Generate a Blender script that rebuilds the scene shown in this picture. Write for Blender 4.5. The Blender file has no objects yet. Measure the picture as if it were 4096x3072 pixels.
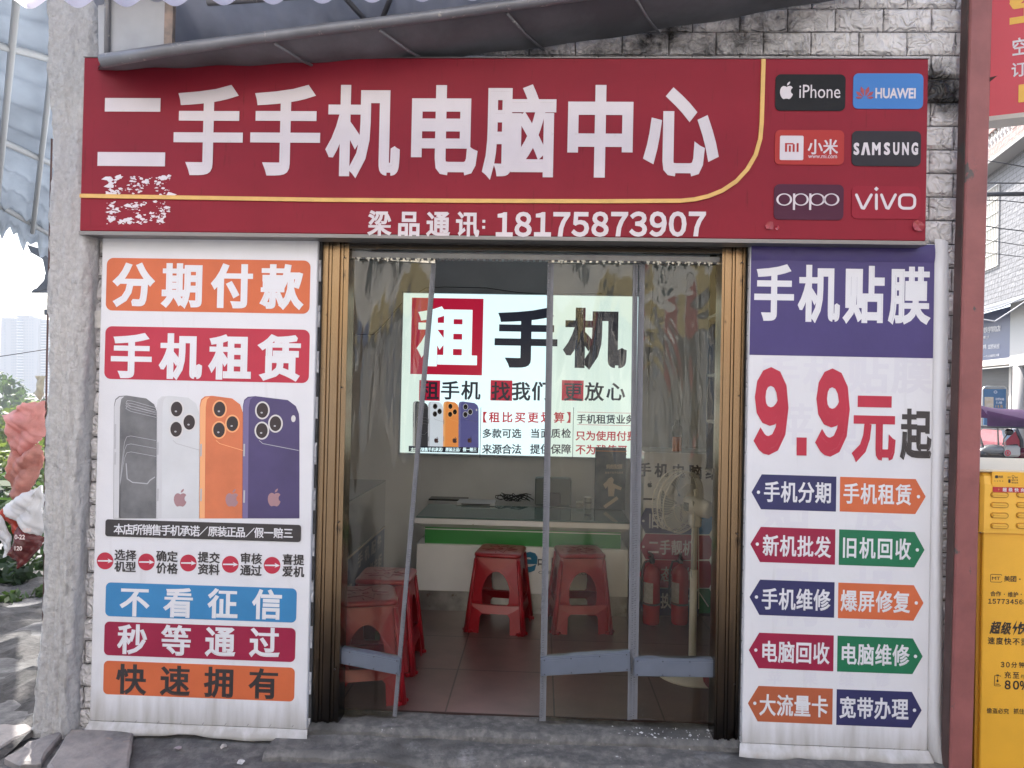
import bpy, math, random
from mathutils import Vector, Matrix

random.seed(11)
sc = bpy.context.scene
COL = sc.collection

# ------------------------------------------------------------------ camera
F_PX = 2840.0
K = 4096 / 2212.0                       # notes below are in a 2212 px wide frame
YAW, PITCH, ROLL = [math.radians(a) for a in (-2.380, 0.561, 1.215)]
CAM = Vector((0.0, -3.104, 1.5))
_f = Vector((math.sin(YAW) * math.cos(PITCH), math.cos(YAW) * math.cos(PITCH), math.sin(PITCH)))
_r = Vector((math.cos(YAW), -math.sin(YAW), 0.0))
_u = _r.cross(_f)
_r, _u = (_r * math.cos(ROLL) + _u * math.sin(ROLL)), (_u * math.cos(ROLL) - _r * math.sin(ROLL))
cd = bpy.data.cameras.new('camera')
cam = bpy.data.objects.new('camera', cd)
COL.objects.link(cam)
cd.sensor_width = 36.0
cd.lens = F_PX / 4096 * 36.0
cd.clip_start = 0.05
cd.clip_end = 5000
cam.matrix_world = Matrix(((_r.x, _u.x, -_f.x, CAM.x), (_r.y, _u.y, -_f.y, CAM.y), (_r.z, _u.z, -_f.z, CAM.z), (0, 0, 0, 1)))
sc.camera = cam

# ------------------------------------------------------------------ sky, sun, exposure
SUN_EL, SUN_AZ = math.radians(50), math.radians(-32)     # azimuth from +Y (behind the shop), negative = to the left
w = bpy.data.worlds.new('World')
sc.world = w
w.use_nodes = True
nt = w.node_tree
bg = nt.nodes['Background']
sky = nt.nodes.new('ShaderNodeTexSky')
sky.sky_type = 'NISHITA'
sky.sun_disc = False
sky.sun_elevation = SUN_EL
sky.sun_rotation = SUN_AZ
sky.air_density = 1.0
sky.dust_density = 3.0
sky.ozone_density = 1.0
nt.links.new(sky.outputs[0], bg.inputs[0])
bg.inputs[1].default_value = 0.15
sd = Vector((math.sin(SUN_AZ) * math.cos(SUN_EL), math.cos(SUN_AZ) * math.cos(SUN_EL), math.sin(SUN_EL)))
sl = bpy.data.lights.new('sun', 'SUN')
sl.energy = 5.0
sl.angle = math.radians(0.5)
sl.color = (1.0, 0.96, 0.90)
so = bpy.data.objects.new('sun', sl)
COL.objects.link(so)
so.location = (-6, 6, 9)
so.rotation_euler = sd.to_track_quat('Z', 'Y').to_euler()
sc.view_settings.view_transform = 'Standard'
sc.view_settings.look = 'None'
sc.view_settings.gamma = 1.0
sc.view_settings.use_curve_mapping = False
sc.view_settings.exposure = 1.70
sc.cycles.max_bounces = 10
sc.cycles.diffuse_bounces = 4
sc.cycles.transparent_max_bounces = 16
sc.cycles.volume_bounces = 0
sc.cycles.caustics_reflective = False
sc.cycles.caustics_refractive = False
sc.cycles.sample_clamp_indirect = 6.0

# ------------------------------------------------------------------ helpers
def ray(a, b):
    return _f + _r * ((a * K - 2048) / F_PX) - _u * ((b * K - 1536) / F_PX)
def P(a, b, Y):                          # point of the vertical plane at depth Y
    d = ray(a, b)
    return CAM + d * ((Y - CAM.y) / d.y)
def PX(a, b, X):                         # point of the plane x = X
    d = ray(a, b)
    return CAM + d * ((X - CAM.x) / d.x)
def PZ(a, b, z=0.0):                     # point of a level plane
    d = ray(a, b)
    return CAM + d * ((z - CAM.z) / d.z)
def lin(r, g, b, k=1.0):
    f = lambda c: ((c / 255) / 12.92 if c <= 10 else (((c / 255) + 0.055) / 1.055) ** 2.4) * k
    return (f(r), f(g), f(b), 1.0)
# crop coordinates -> 2212 frame
za = lambda p: (p[0] / 2.792, 486 + p[1] / 2.792)            # left half, middle
zb = lambda p: (p[0] / 2.792, 1065 + p[1] / 2.792)           # left half, bottom
zc = lambda p: (1566 + p[0] / 2.792, 486 + p[1] / 2.792)     # right half, middle
zd = lambda p: (1566 + p[0] / 2.792, 1065 + p[1] / 2.792)    # right half, bottom
ze = lambda p: (702 + p[0] / 2.792, 486 + p[1] / 2.792)
zf = lambda p: (1107 + p[0] / 2.792, 486 + p[1] / 2.792)
ident = lambda p: p

MATS = {}
def mat(name, col, rough=0.6, metal=0.0, spec=0.5, var=0.0, vscale=8.0, col2=None, bump=0.0, bscale=40.0,
        trans=0.0, alpha=None, emit=0.0, emcol=None, stretch=(1, 1, 1), detail=5.0, lo=0.35, hi=0.65, coat=0.0, extra=None):
    if name in MATS: return MATS[name]
    m = bpy.data.materials.new(name)
    m.use_nodes = True
    n, l = m.node_tree.nodes, m.node_tree.links
    b = n['Principled BSDF']
    c4 = col if len(col) == 4 else (*col, 1)
    b.inputs['Base Color'].default_value = c4
    b.inputs['Roughness'].default_value = rough
    b.inputs['Metallic'].default_value = metal
    b.inputs['Specular IOR Level'].default_value = spec
    if coat: b.inputs['Coat Weight'].default_value = coat
    tc = None
    if var or bump:
        g = n.new('ShaderNodeTexCoord')
        mp = n.new('ShaderNodeMapping')
        mp.inputs['Scale'].default_value = stretch
        l.new(g.outputs['Object'], mp.inputs[0])
        tc = mp.outputs[0]
    if var:
        no = n.new('ShaderNodeTexNoise')
        no.inputs['Scale'].default_value = vscale
        no.inputs['Detail'].default_value = detail
        no.inputs['Roughness'].default_value = 0.6
        l.new(tc, no.inputs['Vector'])
        mr = n.new('ShaderNodeMapRange')
        mr.inputs['From Min'].default_value = lo
        mr.inputs['From Max'].default_value = hi
        l.new(no.outputs['Fac'], mr.inputs['Value'])
        mx = n.new('ShaderNodeMixRGB')
        c2 = col2 if col2 else tuple(x * (1 - var) for x in c4[:3])
        mx.inputs[1].default_value = c4
        mx.inputs[2].default_value = c2 if len(c2) == 4 else (*c2, 1)
        l.new(mr.outputs[0], mx.inputs[0])
        l.new(mx.outputs[0], b.inputs['Base Color'])
        m['_col'] = mx.name
    if bump:
        nb = n.new('ShaderNodeTexNoise')
        nb.inputs['Scale'].default_value = bscale
        nb.inputs['Detail'].default_value = 6
        l.new(tc, nb.inputs['Vector'])
        bp = n.new('ShaderNodeBump')
        bp.inputs['Strength'].default_value = 1.0
        bp.inputs['Distance'].default_value = bump
        l.new(nb.outputs['Fac'], bp.inputs['Height'])
        l.new(bp.outputs[0], b.inputs['Normal'])
    if emit:
        b.inputs['Emission Color'].default_value = emcol or c4
        b.inputs['Emission Strength'].default_value = emit
    if trans:
        tr = n.new('ShaderNodeBsdfTranslucent')
        src = b.inputs['Base Color'].links
        if src: l.new(src[0].from_socket, tr.inputs[0])
        else: tr.inputs[0].default_value = c4
        ms = n.new('ShaderNodeMixShader')
        ms.inputs[0].default_value = trans
        l.new(b.outputs[0], ms.inputs[1])
        l.new(tr.outputs[0], ms.inputs[2])
        l.new(ms.outputs[0], n['Material Output'].inputs[0])
    MATS[name] = m
    return m

def film(name, tint, wav=0.0, wscale=(9, 9, 2.2), refl=1.0, haze=0.06, hazecol=(.5, .47, .38, 1), rough=0.02):
    """clear sheet: see-through tint + mirror by angle + a little dust"""
    m = bpy.data.materials.new(name)
    m.use_nodes = True
    n, l = m.node_tree.nodes, m.node_tree.links
    n.remove(n['Principled BSDF'])
    t = n.new('ShaderNodeBsdfTransparent'); t.inputs[0].default_value = (*tint, 1)
    g = n.new('ShaderNodeBsdfGlossy'); g.inputs['Roughness'].default_value = rough
    d = n.new('ShaderNodeBsdfDiffuse'); d.inputs[0].default_value = hazecol
    fr = n.new('ShaderNodeFresnel'); fr.inputs[0].default_value = 1.5
    mu = n.new('ShaderNodeMath'); mu.operation = 'MULTIPLY'; mu.inputs[1].default_value = refl; mu.use_clamp = True
    l.new(fr.outputs[0], mu.inputs[0])
    m1 = n.new('ShaderNodeMixShader'); m1.inputs[0].default_value = haze
    m2 = n.new('ShaderNodeMixShader')
    l.new(t.outputs[0], m1.inputs[1]); l.new(d.outputs[0], m1.inputs[2])
    l.new(mu.outputs[0], m2.inputs[0]); l.new(m1.outputs[0], m2.inputs[1]); l.new(g.outputs[0], m2.inputs[2])
    l.new(m2.outputs[0], n['Material Output'].inputs[0])
    if wav:
        tc = n.new('ShaderNodeTexCoord'); mp = n.new('ShaderNodeMapping'); mp.inputs['Scale'].default_value = wscale
        no = n.new('ShaderNodeTexNoise'); no.inputs['Scale'].default_value = 1.0; no.inputs['Detail'].default_value = 2.5
        no.inputs['Distortion'].default_value = 1.2
        bp = n.new('ShaderNodeBump'); bp.inputs['Distance'].default_value = wav
        l.new(tc.outputs['Object'], mp.inputs[0]); l.new(mp.outputs[0], no.inputs['Vector'])
        l.new(no.outputs['Fac'], bp.inputs['Height'])
        l.new(bp.outputs[0], g.inputs['Normal'])
    MATS[name] = m
    return m

ORG = {}
class MB:
    """collects shapes in world metres; build() links them as ONE mesh object"""
    def __init__(s): s.v = []; s.f = []; s.m = []; s.sm = []; s.cur = 0; s.smooth = False
    def add(s, vs, fs, smooth=None):
        o = len(s.v)
        s.v += [tuple(v) for v in vs]
        for f in fs:
            s.f.append(tuple(i + o for i in f)); s.m.append(s.cur); s.sm.append(s.smooth if smooth is None else smooth)
        return s
    def box(s, x0, x1, y0, y1, z0, z1, T=None):
        vs = [Vector((x, y, z)) for z in (z0, z1) for y in (y0, y1) for x in (x0, x1)]
        if T: vs = [T @ v for v in vs]
        return s.add(vs, [(0, 2, 3, 1), (4, 5, 7, 6), (0, 1, 5, 4), (2, 6, 7, 3), (0, 4, 6, 2), (1, 3, 7, 5)], False)
    def rbox(s, x0, x1, y0, y1, z0, z1, b=0.005, T=None):
        """box with chamfered edges"""
        vs = []; idx = {}
        for i, x in enumerate((x0, x1)):
            for j, y in enumerate((y0, y1)):
                for k, z in enumerate((z0, z1)):
                    sx, sy, sz = (1, -1)[i] * b, (1, -1)[j] * b, (1, -1)[k] * b
                    for a, p in enumerate(((x, y + sy, z + sz), (x + sx, y, z + sz), (x + sx, y + sy, z))):
                        idx[(i, j, k, a)] = len(vs); vs.append(Vector(p))
        fs = []
        for i in (0, 1):
            q = [idx[(i, 0, 0, 0)], idx[(i, 1, 0, 0)], idx[(i, 1, 1, 0)], idx[(i, 0, 1, 0)]]; fs.append(q if i else q[::-1])
            q = [idx[(0, i, 0, 1)], idx[(1, i, 0, 1)], idx[(1, i, 1, 1)], idx[(0, i, 1, 1)]]; fs.append(q[::-1] if i else q)
            q = [idx[(0, 0, i, 2)], idx[(1, 0, i, 2)], idx[(1, 1, i, 2)], idx[(0, 1, i, 2)]]; fs.append(q if i else q[::-1])
        for i in (0, 1):
            for j in (0, 1):
                fs.append([idx[(i, j, 0, 0)], idx[(i, j, 1, 0)], idx[(i, j, 1, 1)], idx[(i, j, 0, 1)]])
                fs.append([idx[(i, 0, j, 0)], idx[(i, 1, j, 0)], idx[(i, 1, j, 2)], idx[(i, 0, j, 2)]])
                fs.append([idx[(0, i, j, 1)], idx[(1, i, j, 1)], idx[(1, i, j, 2)], idx[(0, i, j, 2)]])
                for k in (0, 1): fs.append([idx[(i, j, k, 0)], idx[(i, j, k, 1)], idx[(i, j, k, 2)]])
        if T: vs = [T @ v for v in vs]
        return s.add(vs, fs, False)
    def poly(s, pts): return s.add(pts, [tuple(range(len(pts)))], False)
    def prism(s, pts, yf, yb):
        """outline [(x,z)] between depth yf (front) and yb"""
        n = len(pts)
        a = sum(pts[i][0] * pts[(i + 1) % n][1] - pts[(i + 1) % n][0] * pts[i][1] for i in range(n))
        if a < 0: pts = pts[::-1]
        vs = [(x, yf, z) for x, z in pts] + [(x, yb, z) for x, z in pts]
        fs = [tuple(range(n)), tuple(range(2 * n - 1, n - 1, -1))] + [(i, i + n, (i + 1) % n + n, (i + 1) % n) for i in range(n)]
        return s.add(vs, fs, False)
    def tube(s, path, r, n=8, caps=True):
        path = [Vector(p) for p in path]
        rs = r if isinstance(r, (list, tuple)) else [r] * len(path)
        vs = []; up = None
        for i, p in enumerate(path):
            d = (path[min(i + 1, len(path) - 1)] - path[max(i - 1, 0)]).normalized()
            if up is None: up = Vector((0, 0, 1)) if abs(d.z) < 0.9 else Vector((0, 1, 0))
            a = d.cross(up).normalized(); bb = a.cross(d).normalized(); up = bb
            vs += [p + (a * math.cos(2 * math.pi * k / n) + bb * math.sin(2 * math.pi * k / n)) * rs[i] for k in range(n)]
        fs = [(i * n + k, i * n + (k + 1) % n, (i + 1) * n + (k + 1) % n, (i + 1) * n + k) for i in range(len(path) - 1) for k in range(n)]
        if caps: fs += [tuple(range(n))[::-1], tuple(range((len(path) - 1) * n, len(path) * n))]
        return s.add(vs, fs, True)
    def lathe(s, prof, c=(0, 0, 0), n=24, T=None, smooth=True):
        """profile [(r, z)] turned about z"""
        vs = [Vector((c[0] + r * math.cos(2 * math.pi * k / n), c[1] + r * math.sin(2 * math.pi * k / n), c[2] + z)) for r, z in prof for k in range(n)]
        if T: vs = [T @ v for v in vs]
        fs = [(i * n + k, i * n + (k + 1) % n, (i + 1) * n + (k + 1) % n, (i + 1) * n + k) for i in range(len(prof) - 1) for k in range(n)]
        fs += [tuple(range(n))[::-1], tuple(range((len(prof) - 1) * n, len(prof) * n))]
        return s.add(vs, fs, smooth)
    def grid(s, fn, nu, nv, smooth=True):
        vs = [fn(i / nu, j / nv) for j in range(nv + 1) for i in range(nu + 1)]
        fs = [(j * (nu + 1) + i, j * (nu + 1) + i + 1, (j + 1) * (nu + 1) + i + 1, (j + 1) * (nu + 1) + i) for j in range(nv) for i in range(nu)]
        return s.add(vs, fs, smooth)
    def ball(s, c, r, n=10, sc3=(1, 1, 1)):
        pr = [(max(1e-4, math.sin(math.pi * i / n)), -math.cos(math.pi * i / n)) for i in range(n + 1)]
        vs = [Vector((c[0] + r * sc3[0] * q * math.cos(2 * math.pi * k / (2 * n)), c[1] + r * sc3[1] * q * math.sin(2 * math.pi * k / (2 * n)), c[2] + r * sc3[2] * z)) for q, z in pr for k in range(2 * n)]
        N = 2 * n
        fs = [(i * N + k, i * N + (k + 1) % N, (i + 1) * N + (k + 1) % N, (i + 1) * N + k) for i in range(n) for k in range(N)]
        return s.add(vs, fs, True)
    def build(s, name, mats, parent=None, label=None):
        if not isinstance(mats, (list, tuple)): mats = [mats]
        me = bpy.data.meshes.new(name)
        o = Vector(ORG.get(parent.name, (0, 0, 0))) if parent else Vector((0, 0, 0))
        if not parent and s.v:
            o = Vector((sum(v[0] for v in s.v) / len(s.v), sum(v[1] for v in s.v) / len(s.v), min(v[2] for v in s.v)))
        me.from_pydata([(v[0] - o.x, v[1] - o.y, v[2] - o.z) for v in s.v], [], s.f)
        for m in mats: me.materials.append(m)
        me.polygons.foreach_set('material_index', s.m)
        me.polygons.foreach_set('use_smooth', s.sm)
        me.update()
        ob = bpy.data.objects.new(name, me)
        COL.objects.link(ob)
        if parent: ob.parent = parent
        else: ob.location = o
        ORG[ob.name] = tuple(o)
        if label: ob['label'] = label
        return ob

def thing(name, label, cat, loc=(0, 0, 0), group=None):
    o = bpy.data.objects.new(name, None)
    COL.objects.link(o)
    o.location = loc
    o.empty_display_size = 0.1
    ORG[o.name] = tuple(loc)
    o['label'] = label; o['category'] = cat
    if group: o['group'] = group
    return o
def tag(o, label, cat, group=None):
    o['label'] = label; o['category'] = cat
    if group: o['group'] = group
    return o
def setting(o, kind='structure'):
    o['kind'] = kind
    return o
def copy_tree(o, parent=None):
    c = o.copy(); COL.objects.link(c)
    if parent: c.parent = parent
    for ch in list(o.children): copy_tree(ch, c)
    return c

# ---- lettering: glyph outlines of the built-in font, thickened by stacking shifted copies
GL = {}; GE = {}; STEP_D = [0.000007]
def glyph(ch):
    if ch in GL: return GL[ch]
    c = bpy.data.curves.new('glyph', 'FONT'); c.body = ch; c.resolution_u = 3; c.fill_mode = 'FRONT'
    o = bpy.data.objects.new('glyph', c)
    me = bpy.data.meshes.new_from_object(o)
    vs = [(v.co.x, v.co.y) for v in me.vertices]; fs = [tuple(p.vertices) for p in me.polygons]
    bpy.data.objects.remove(o); bpy.data.curves.remove(c); bpy.data.meshes.remove(me)
    # outline edges with their outward side, for thickening
    use = {}
    for f in fs:
        ar = sum(vs[f[i]][0] * vs[f[(i + 1) % len(f)]][1] - vs[f[(i + 1) % len(f)]][0] * vs[f[i]][1] for i in range(len(f)))
        g = f if ar > 0 else f[::-1]
        for i in range(len(g)): use.setdefault(frozenset((g[i], g[(i + 1) % len(g)])), []).append((g[i], g[(i + 1) % len(g)]))
    nxt = {}; eds = []
    for e in use.values():
        if len(e) == 1 and vs[e[0][0]] != vs[e[0][1]]:
            a, b = e[0]; dx, dy = vs[b][0] - vs[a][0], vs[b][1] - vs[a][1]; L = math.hypot(dx, dy)
            if L > 1e-6: eds.append((a, b, dy / L, -dx / L)); nxt[a] = eds[-1]
    GL[ch] = (vs, fs)
    GE[ch] = (eds, nxt)
    return GL[ch]
def _put(mb, vs, fs, fn, Y, bold):
    mb.add([(X, Y, Z) for X, Z in (fn(x, y) for x, y in vs)], fs, False)
    if not bold: return
    eds, nxt = next((GE[k] for k in GL if GL[k][0] is vs), ([], {}))
    for i, (a, b, nx, ny) in enumerate(eds):
        (ax, ay), (bx, by) = vs[a], vs[b]
        polys = [[(ax, ay), (ax + nx * bold, ay + ny * bold), (bx + nx * bold, by + ny * bold), (bx, by)]]
        e2 = nxt.get(b)
        if e2:
            mx, my = e2[2], e2[3]; dot = nx * mx + ny * my
            if nx * my - ny * mx > 1e-3:
                q = [(bx, by), (bx + nx * bold, by + ny * bold)]
                if dot > -.5: q.append((bx + (nx + mx) * bold / (1 + dot), by + (ny + my) * bold / (1 + dot)))
                polys.append(q + [(bx + mx * bold, by + my * bold)])
        for j, q in enumerate(polys):
            d = STEP_D[0] * (2 + 2 * i + j)
            mb.add([(X, Y - d, Z) for X, Z in (fn(x, y) for x, y in q)], [tuple(range(len(q)))], False)
def row(mb, s, a, b, ew, eh, Y, conv=ident, bold=0.03, slant=0.0, k=1.0):
    """characters of s with the first centred on a and the last on b (crop px); ew, eh = em size in crop px"""
    A = P(*conv(a), Y); B = P(*conv(b), Y)
    q = (P(*conv((a[0] + 100, a[1])), Y) - P(*conv(a), Y)).length / 100
    n = len(s)
    for i, ch in enumerate(s):
        if ch == ' ': continue
        t = i / (n - 1) if n > 1 else 0
        C = A.lerp(B, t)
        vs, fs = glyph(ch)
        _put(mb, vs, fs, lambda x, y: (C.x + ((x - 0.5) + slant * (y - 0.38)) * ew * q, C.z + (y - 0.38) * eh * q), Y, bold)
def fit(mb, s, x0, x1, z0, z1, Y, bold=0.0, slant=0.0):
    """text s stretched so that its ink fills a rectangle in metres"""
    vs, fs = glyph(s)
    ax, bx = min(v[0] for v in vs) - bold, max(v[0] for v in vs) + bold
    ay, by = min(v[1] for v in vs) - bold, max(v[1] for v in vs) + bold
    _put(mb, vs, fs, lambda x, y: (x0 + (x - ax) / (bx - ax) * (x1 - x0) + slant * ((y - ay) / (by - ay) - .5) * (z1 - z0), z0 + (y - ay) / (by - ay) * (z1 - z0)), Y, bold)
def fitpx(mb, s, p0, p1, Y, conv=ident, bold=0.0, slant=0.0):
    A = P(*conv(p0), Y); B = P(*conv(p1), Y)
    fit(mb, s, A.x, B.x, B.z, A.z, Y, bold, slant)
def rrect(x0, x1, z0, z1, r, n=6):
    pts = []
    for cx, cz, a0 in ((x1 - r, z1 - r, 0), (x0 + r, z1 - r, 90), (x0 + r, z0 + r, 180), (x1 - r, z0 + r, 270)):
        for k in range(n + 1):
            a = math.radians(a0 + 90 * k / n); pts.append((cx + r * math.cos(a), cz + r * math.sin(a)))
    return pts
def rpx(p0, p1, Y, conv=ident, r=0.02):
    A = P(*conv(p0), Y); B = P(*conv(p1), Y)
    return rrect(A.x, B.x, B.z, A.z, r)
def circ(x, z, r, n=28, rz=None): return [(x + r * math.cos(2 * math.pi * k / n), z + (rz or r) * math.sin(2 * math.pi * k / n)) for k in range(n)]
def ppx(pts, Y, conv=ident): return [(lambda q: (q.x, q.z))(P(*conv(p), Y)) for p in pts]

# ------------------------------------------------------------------ materials
def stain(m, col, scale, thr, width, stretch=(1, 1, 1), base='Base Color'):
    """second, patchy layer of dirt or wear with a shape of its own"""
    n, l = m.node_tree.nodes, m.node_tree.links
    b = n['Principled BSDF']
    tc = n.new('ShaderNodeTexCoord'); mp = n.new('ShaderNodeMapping'); mp.inputs['Scale'].default_value = stretch
    no = n.new('ShaderNodeTexNoise'); no.inputs['Scale'].default_value = scale; no.inputs['Detail'].default_value = 7; no.inputs['Roughness'].default_value = .65
    mr = n.new('ShaderNodeMapRange'); mr.inputs['From Min'].default_value = thr; mr.inputs['From Max'].default_value = thr + width
    mx = n.new('ShaderNodeMixRGB'); mx.inputs[2].default_value = (*col[:3], 1)
    l.new(tc.outputs['Object'], mp.inputs[0]); l.new(mp.outputs[0], no.inputs['Vector']); l.new(no.outputs['Fac'], mr.inputs['Value'])
    l.new(mr.outputs[0], mx.inputs[0])
    if b.inputs[base].links: l.new(b.inputs[base].links[0].from_socket, mx.inputs[1])
    else: mx.inputs[1].default_value = b.inputs[base].default_value
    l.new(mx.outputs[0], b.inputs[base])
    return m

def foot_darkening(m, top, col=(.045, .038, .034)):
    """darker colour that climbs from the ground with a ragged upper edge"""
    n, l = m.node_tree.nodes, m.node_tree.links; b = n['Principled BSDF']
    tc = n.new('ShaderNodeTexCoord'); no = n.new('ShaderNodeTexNoise'); no.inputs['Scale'].default_value = 7; no.inputs['Detail'].default_value = 6
    mp = n.new('ShaderNodeMapping'); mp.inputs['Scale'].default_value = (3, 3, .35); l.new(tc.outputs['Object'], mp.inputs[0]); l.new(mp.outputs[0], no.inputs['Vector'])
    sp = n.new('ShaderNodeSeparateXYZ'); l.new(tc.outputs['Object'], sp.inputs[0])
    mr = n.new('ShaderNodeMapRange'); mr.inputs['From Min'].default_value = top; mr.inputs['From Max'].default_value = -.1; l.new(sp.outputs['Z'], mr.inputs['Value'])
    ad = n.new('ShaderNodeMath'); ad.operation = 'ADD'; l.new(mr.outputs[0], ad.inputs[0]); l.new(no.outputs['Fac'], ad.inputs[1])
    m2 = n.new('ShaderNodeMapRange'); m2.inputs['From Min'].default_value = .62; m2.inputs['From Max'].default_value = 1.25; l.new(ad.outputs[0], m2.inputs['Value'])
    mx = n.new('ShaderNodeMixRGB'); mx.inputs[2].default_value = (*col, 1); l.new(m2.outputs[0], mx.inputs[0])
    src = b.inputs['Base Color'].links[0].from_socket; l.new(src, mx.inputs[1]); l.new(mx.outputs[0], b.inputs['Base Color'])
def print_mat(name, col, k=1.0):          # ink on PVC banner cloth: slight weave and sag
    return mat(name, tuple(c * k for c in col[:3]), rough=0.42, spec=0.35, var=0.10, vscale=5, bump=0.008, bscale=4)
SIGN_RED = stain(mat('sign_red', (.25, .013, .028), rough=0.5, spec=0.2, var=.12, vscale=3, bump=0.002, bscale=2.0), (.15, .01, .015), 9, .60, .12, (6, 1, .5))
SIGN_WHITE = stain(mat('sign_lettering', (.64, .58, .61), rough=0.4, var=.06, vscale=6), (.55, .50, .50), 20, .66, .05)
GOLD = mat('gold_trim', (.72, .43, .12), rough=0.35, var=.15, vscale=12)
VINYL = stain(mat('white_vinyl', (.68, .68, .72), rough=0.40, spec=0.4, var=.05, vscale=3, bump=0.008, bscale=4), (.50, .48, .45), 55, .70, .03)
foot_darkening(VINYL, .16, (.36, .345, .33))  # dirt rising from the foot of the banners
INKWHITE = mat('white_ink', (.68, .68, .72), rough=0.42, bump=0.0035, bscale=5)
INKBLACK = mat('black_ink', (.035, .03, .032), rough=0.45, bump=0.0035, bscale=5)
ORANGE = print_mat('orange_ink', (.60, .14, .055))
RED = print_mat('red_ink', (.46, .03, .06))
CRIMSON = print_mat('crimson_ink', (.30, .016, .055))
BLUE = print_mat('blue_ink', (.045, .22, .46))
NAVY = print_mat('navy_ink', (.035, .035, .115))
PURPLE = print_mat('purple_ink', (.060, .045, .17))
GREEN = print_mat('green_ink', (.015, .16, .075))
BROWN = print_mat('brown_orange_ink', (.42, .11, .05))
GHOST = mat('faint_ghost_ink', (.63, .625, .68), rough=0.45, bump=0.0035, bscale=5)
ALU = mat('brushed_aluminium', (.55, .54, .53), rough=0.28, metal=0.9, var=.2, vscale=20, stretch=(1, 1, 8))
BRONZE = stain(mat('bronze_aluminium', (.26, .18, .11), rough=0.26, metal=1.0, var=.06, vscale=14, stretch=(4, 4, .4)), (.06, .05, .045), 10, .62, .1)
foot_darkening(BRONZE, .75)  # bronze colour darkens towards the bottom
DARKMETAL = mat('dark_metal', (.05, .05, .055), rough=0.5, metal=0.5)
STEEL = mat('steel_strip', (.62, .61, .60), rough=0.25, metal=1.0, var=.3, vscale=30)
GROUT = mat('mortar', (.10, .095, .095), rough=0.95, var=.4, vscale=30)

# brick cladding: pale glaze with moulded relief and black soot towards the roof
def tile_mat():
    m = mat('embossed_tile', (.70, .68, .69), rough=0.45, var=.18, vscale=7)
    n, l = m.node_tree.nodes, m.node_tree.links
    b = n['Principled BSDF']
    tc = n.new('ShaderNodeTexCoord')
    wv = n.new('ShaderNodeTexNoise'); wv.inputs['Scale'].default_value = 17; wv.inputs['Detail'].default_value = 1.0; wv.inputs['Distortion'].default_value = 2.4
    bp = n.new('ShaderNodeBump'); bp.inputs['Distance'].default_value = 0.026; bp.inputs['Strength'].default_value = 1.0
    l.new(tc.outputs['Object'], wv.inputs['Vector']); l.new(wv.outputs['Fac'], bp.inputs['Height']); l.new(bp.outputs[0], b.inputs['Normal'])
    # soot: a patchy stain, strongest over the sign where the roof leaks
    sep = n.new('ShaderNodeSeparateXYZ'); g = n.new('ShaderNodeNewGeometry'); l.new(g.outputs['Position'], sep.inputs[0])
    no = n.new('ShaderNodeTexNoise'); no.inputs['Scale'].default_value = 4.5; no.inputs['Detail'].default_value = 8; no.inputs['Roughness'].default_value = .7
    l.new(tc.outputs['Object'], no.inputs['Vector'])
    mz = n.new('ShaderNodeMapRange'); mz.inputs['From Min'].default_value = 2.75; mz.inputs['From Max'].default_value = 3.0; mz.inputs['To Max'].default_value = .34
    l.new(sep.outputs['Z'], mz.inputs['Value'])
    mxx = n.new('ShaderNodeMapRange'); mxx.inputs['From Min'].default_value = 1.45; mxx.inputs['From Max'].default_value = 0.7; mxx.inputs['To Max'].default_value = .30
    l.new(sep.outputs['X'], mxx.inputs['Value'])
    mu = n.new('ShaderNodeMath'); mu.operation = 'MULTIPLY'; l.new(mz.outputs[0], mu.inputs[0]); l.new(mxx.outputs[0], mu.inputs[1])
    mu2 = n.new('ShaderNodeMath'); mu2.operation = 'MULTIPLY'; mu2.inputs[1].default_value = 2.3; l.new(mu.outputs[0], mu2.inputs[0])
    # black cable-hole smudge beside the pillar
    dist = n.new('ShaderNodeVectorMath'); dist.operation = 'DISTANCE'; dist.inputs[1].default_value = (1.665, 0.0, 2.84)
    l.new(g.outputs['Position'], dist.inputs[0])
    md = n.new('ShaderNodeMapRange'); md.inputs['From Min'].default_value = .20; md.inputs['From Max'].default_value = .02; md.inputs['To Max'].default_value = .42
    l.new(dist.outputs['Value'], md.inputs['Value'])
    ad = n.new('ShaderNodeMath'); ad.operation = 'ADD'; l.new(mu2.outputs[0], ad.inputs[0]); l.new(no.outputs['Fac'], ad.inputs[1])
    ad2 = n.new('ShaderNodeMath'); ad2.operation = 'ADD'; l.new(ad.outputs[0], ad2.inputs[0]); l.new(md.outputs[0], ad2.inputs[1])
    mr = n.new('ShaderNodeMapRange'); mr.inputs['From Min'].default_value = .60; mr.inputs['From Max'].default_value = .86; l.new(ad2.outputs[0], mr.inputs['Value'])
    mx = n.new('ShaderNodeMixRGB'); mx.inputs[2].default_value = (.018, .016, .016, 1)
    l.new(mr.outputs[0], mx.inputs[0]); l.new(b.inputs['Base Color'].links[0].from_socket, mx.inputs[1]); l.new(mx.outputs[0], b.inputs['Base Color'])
    return m
TILE = tile_mat()

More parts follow.
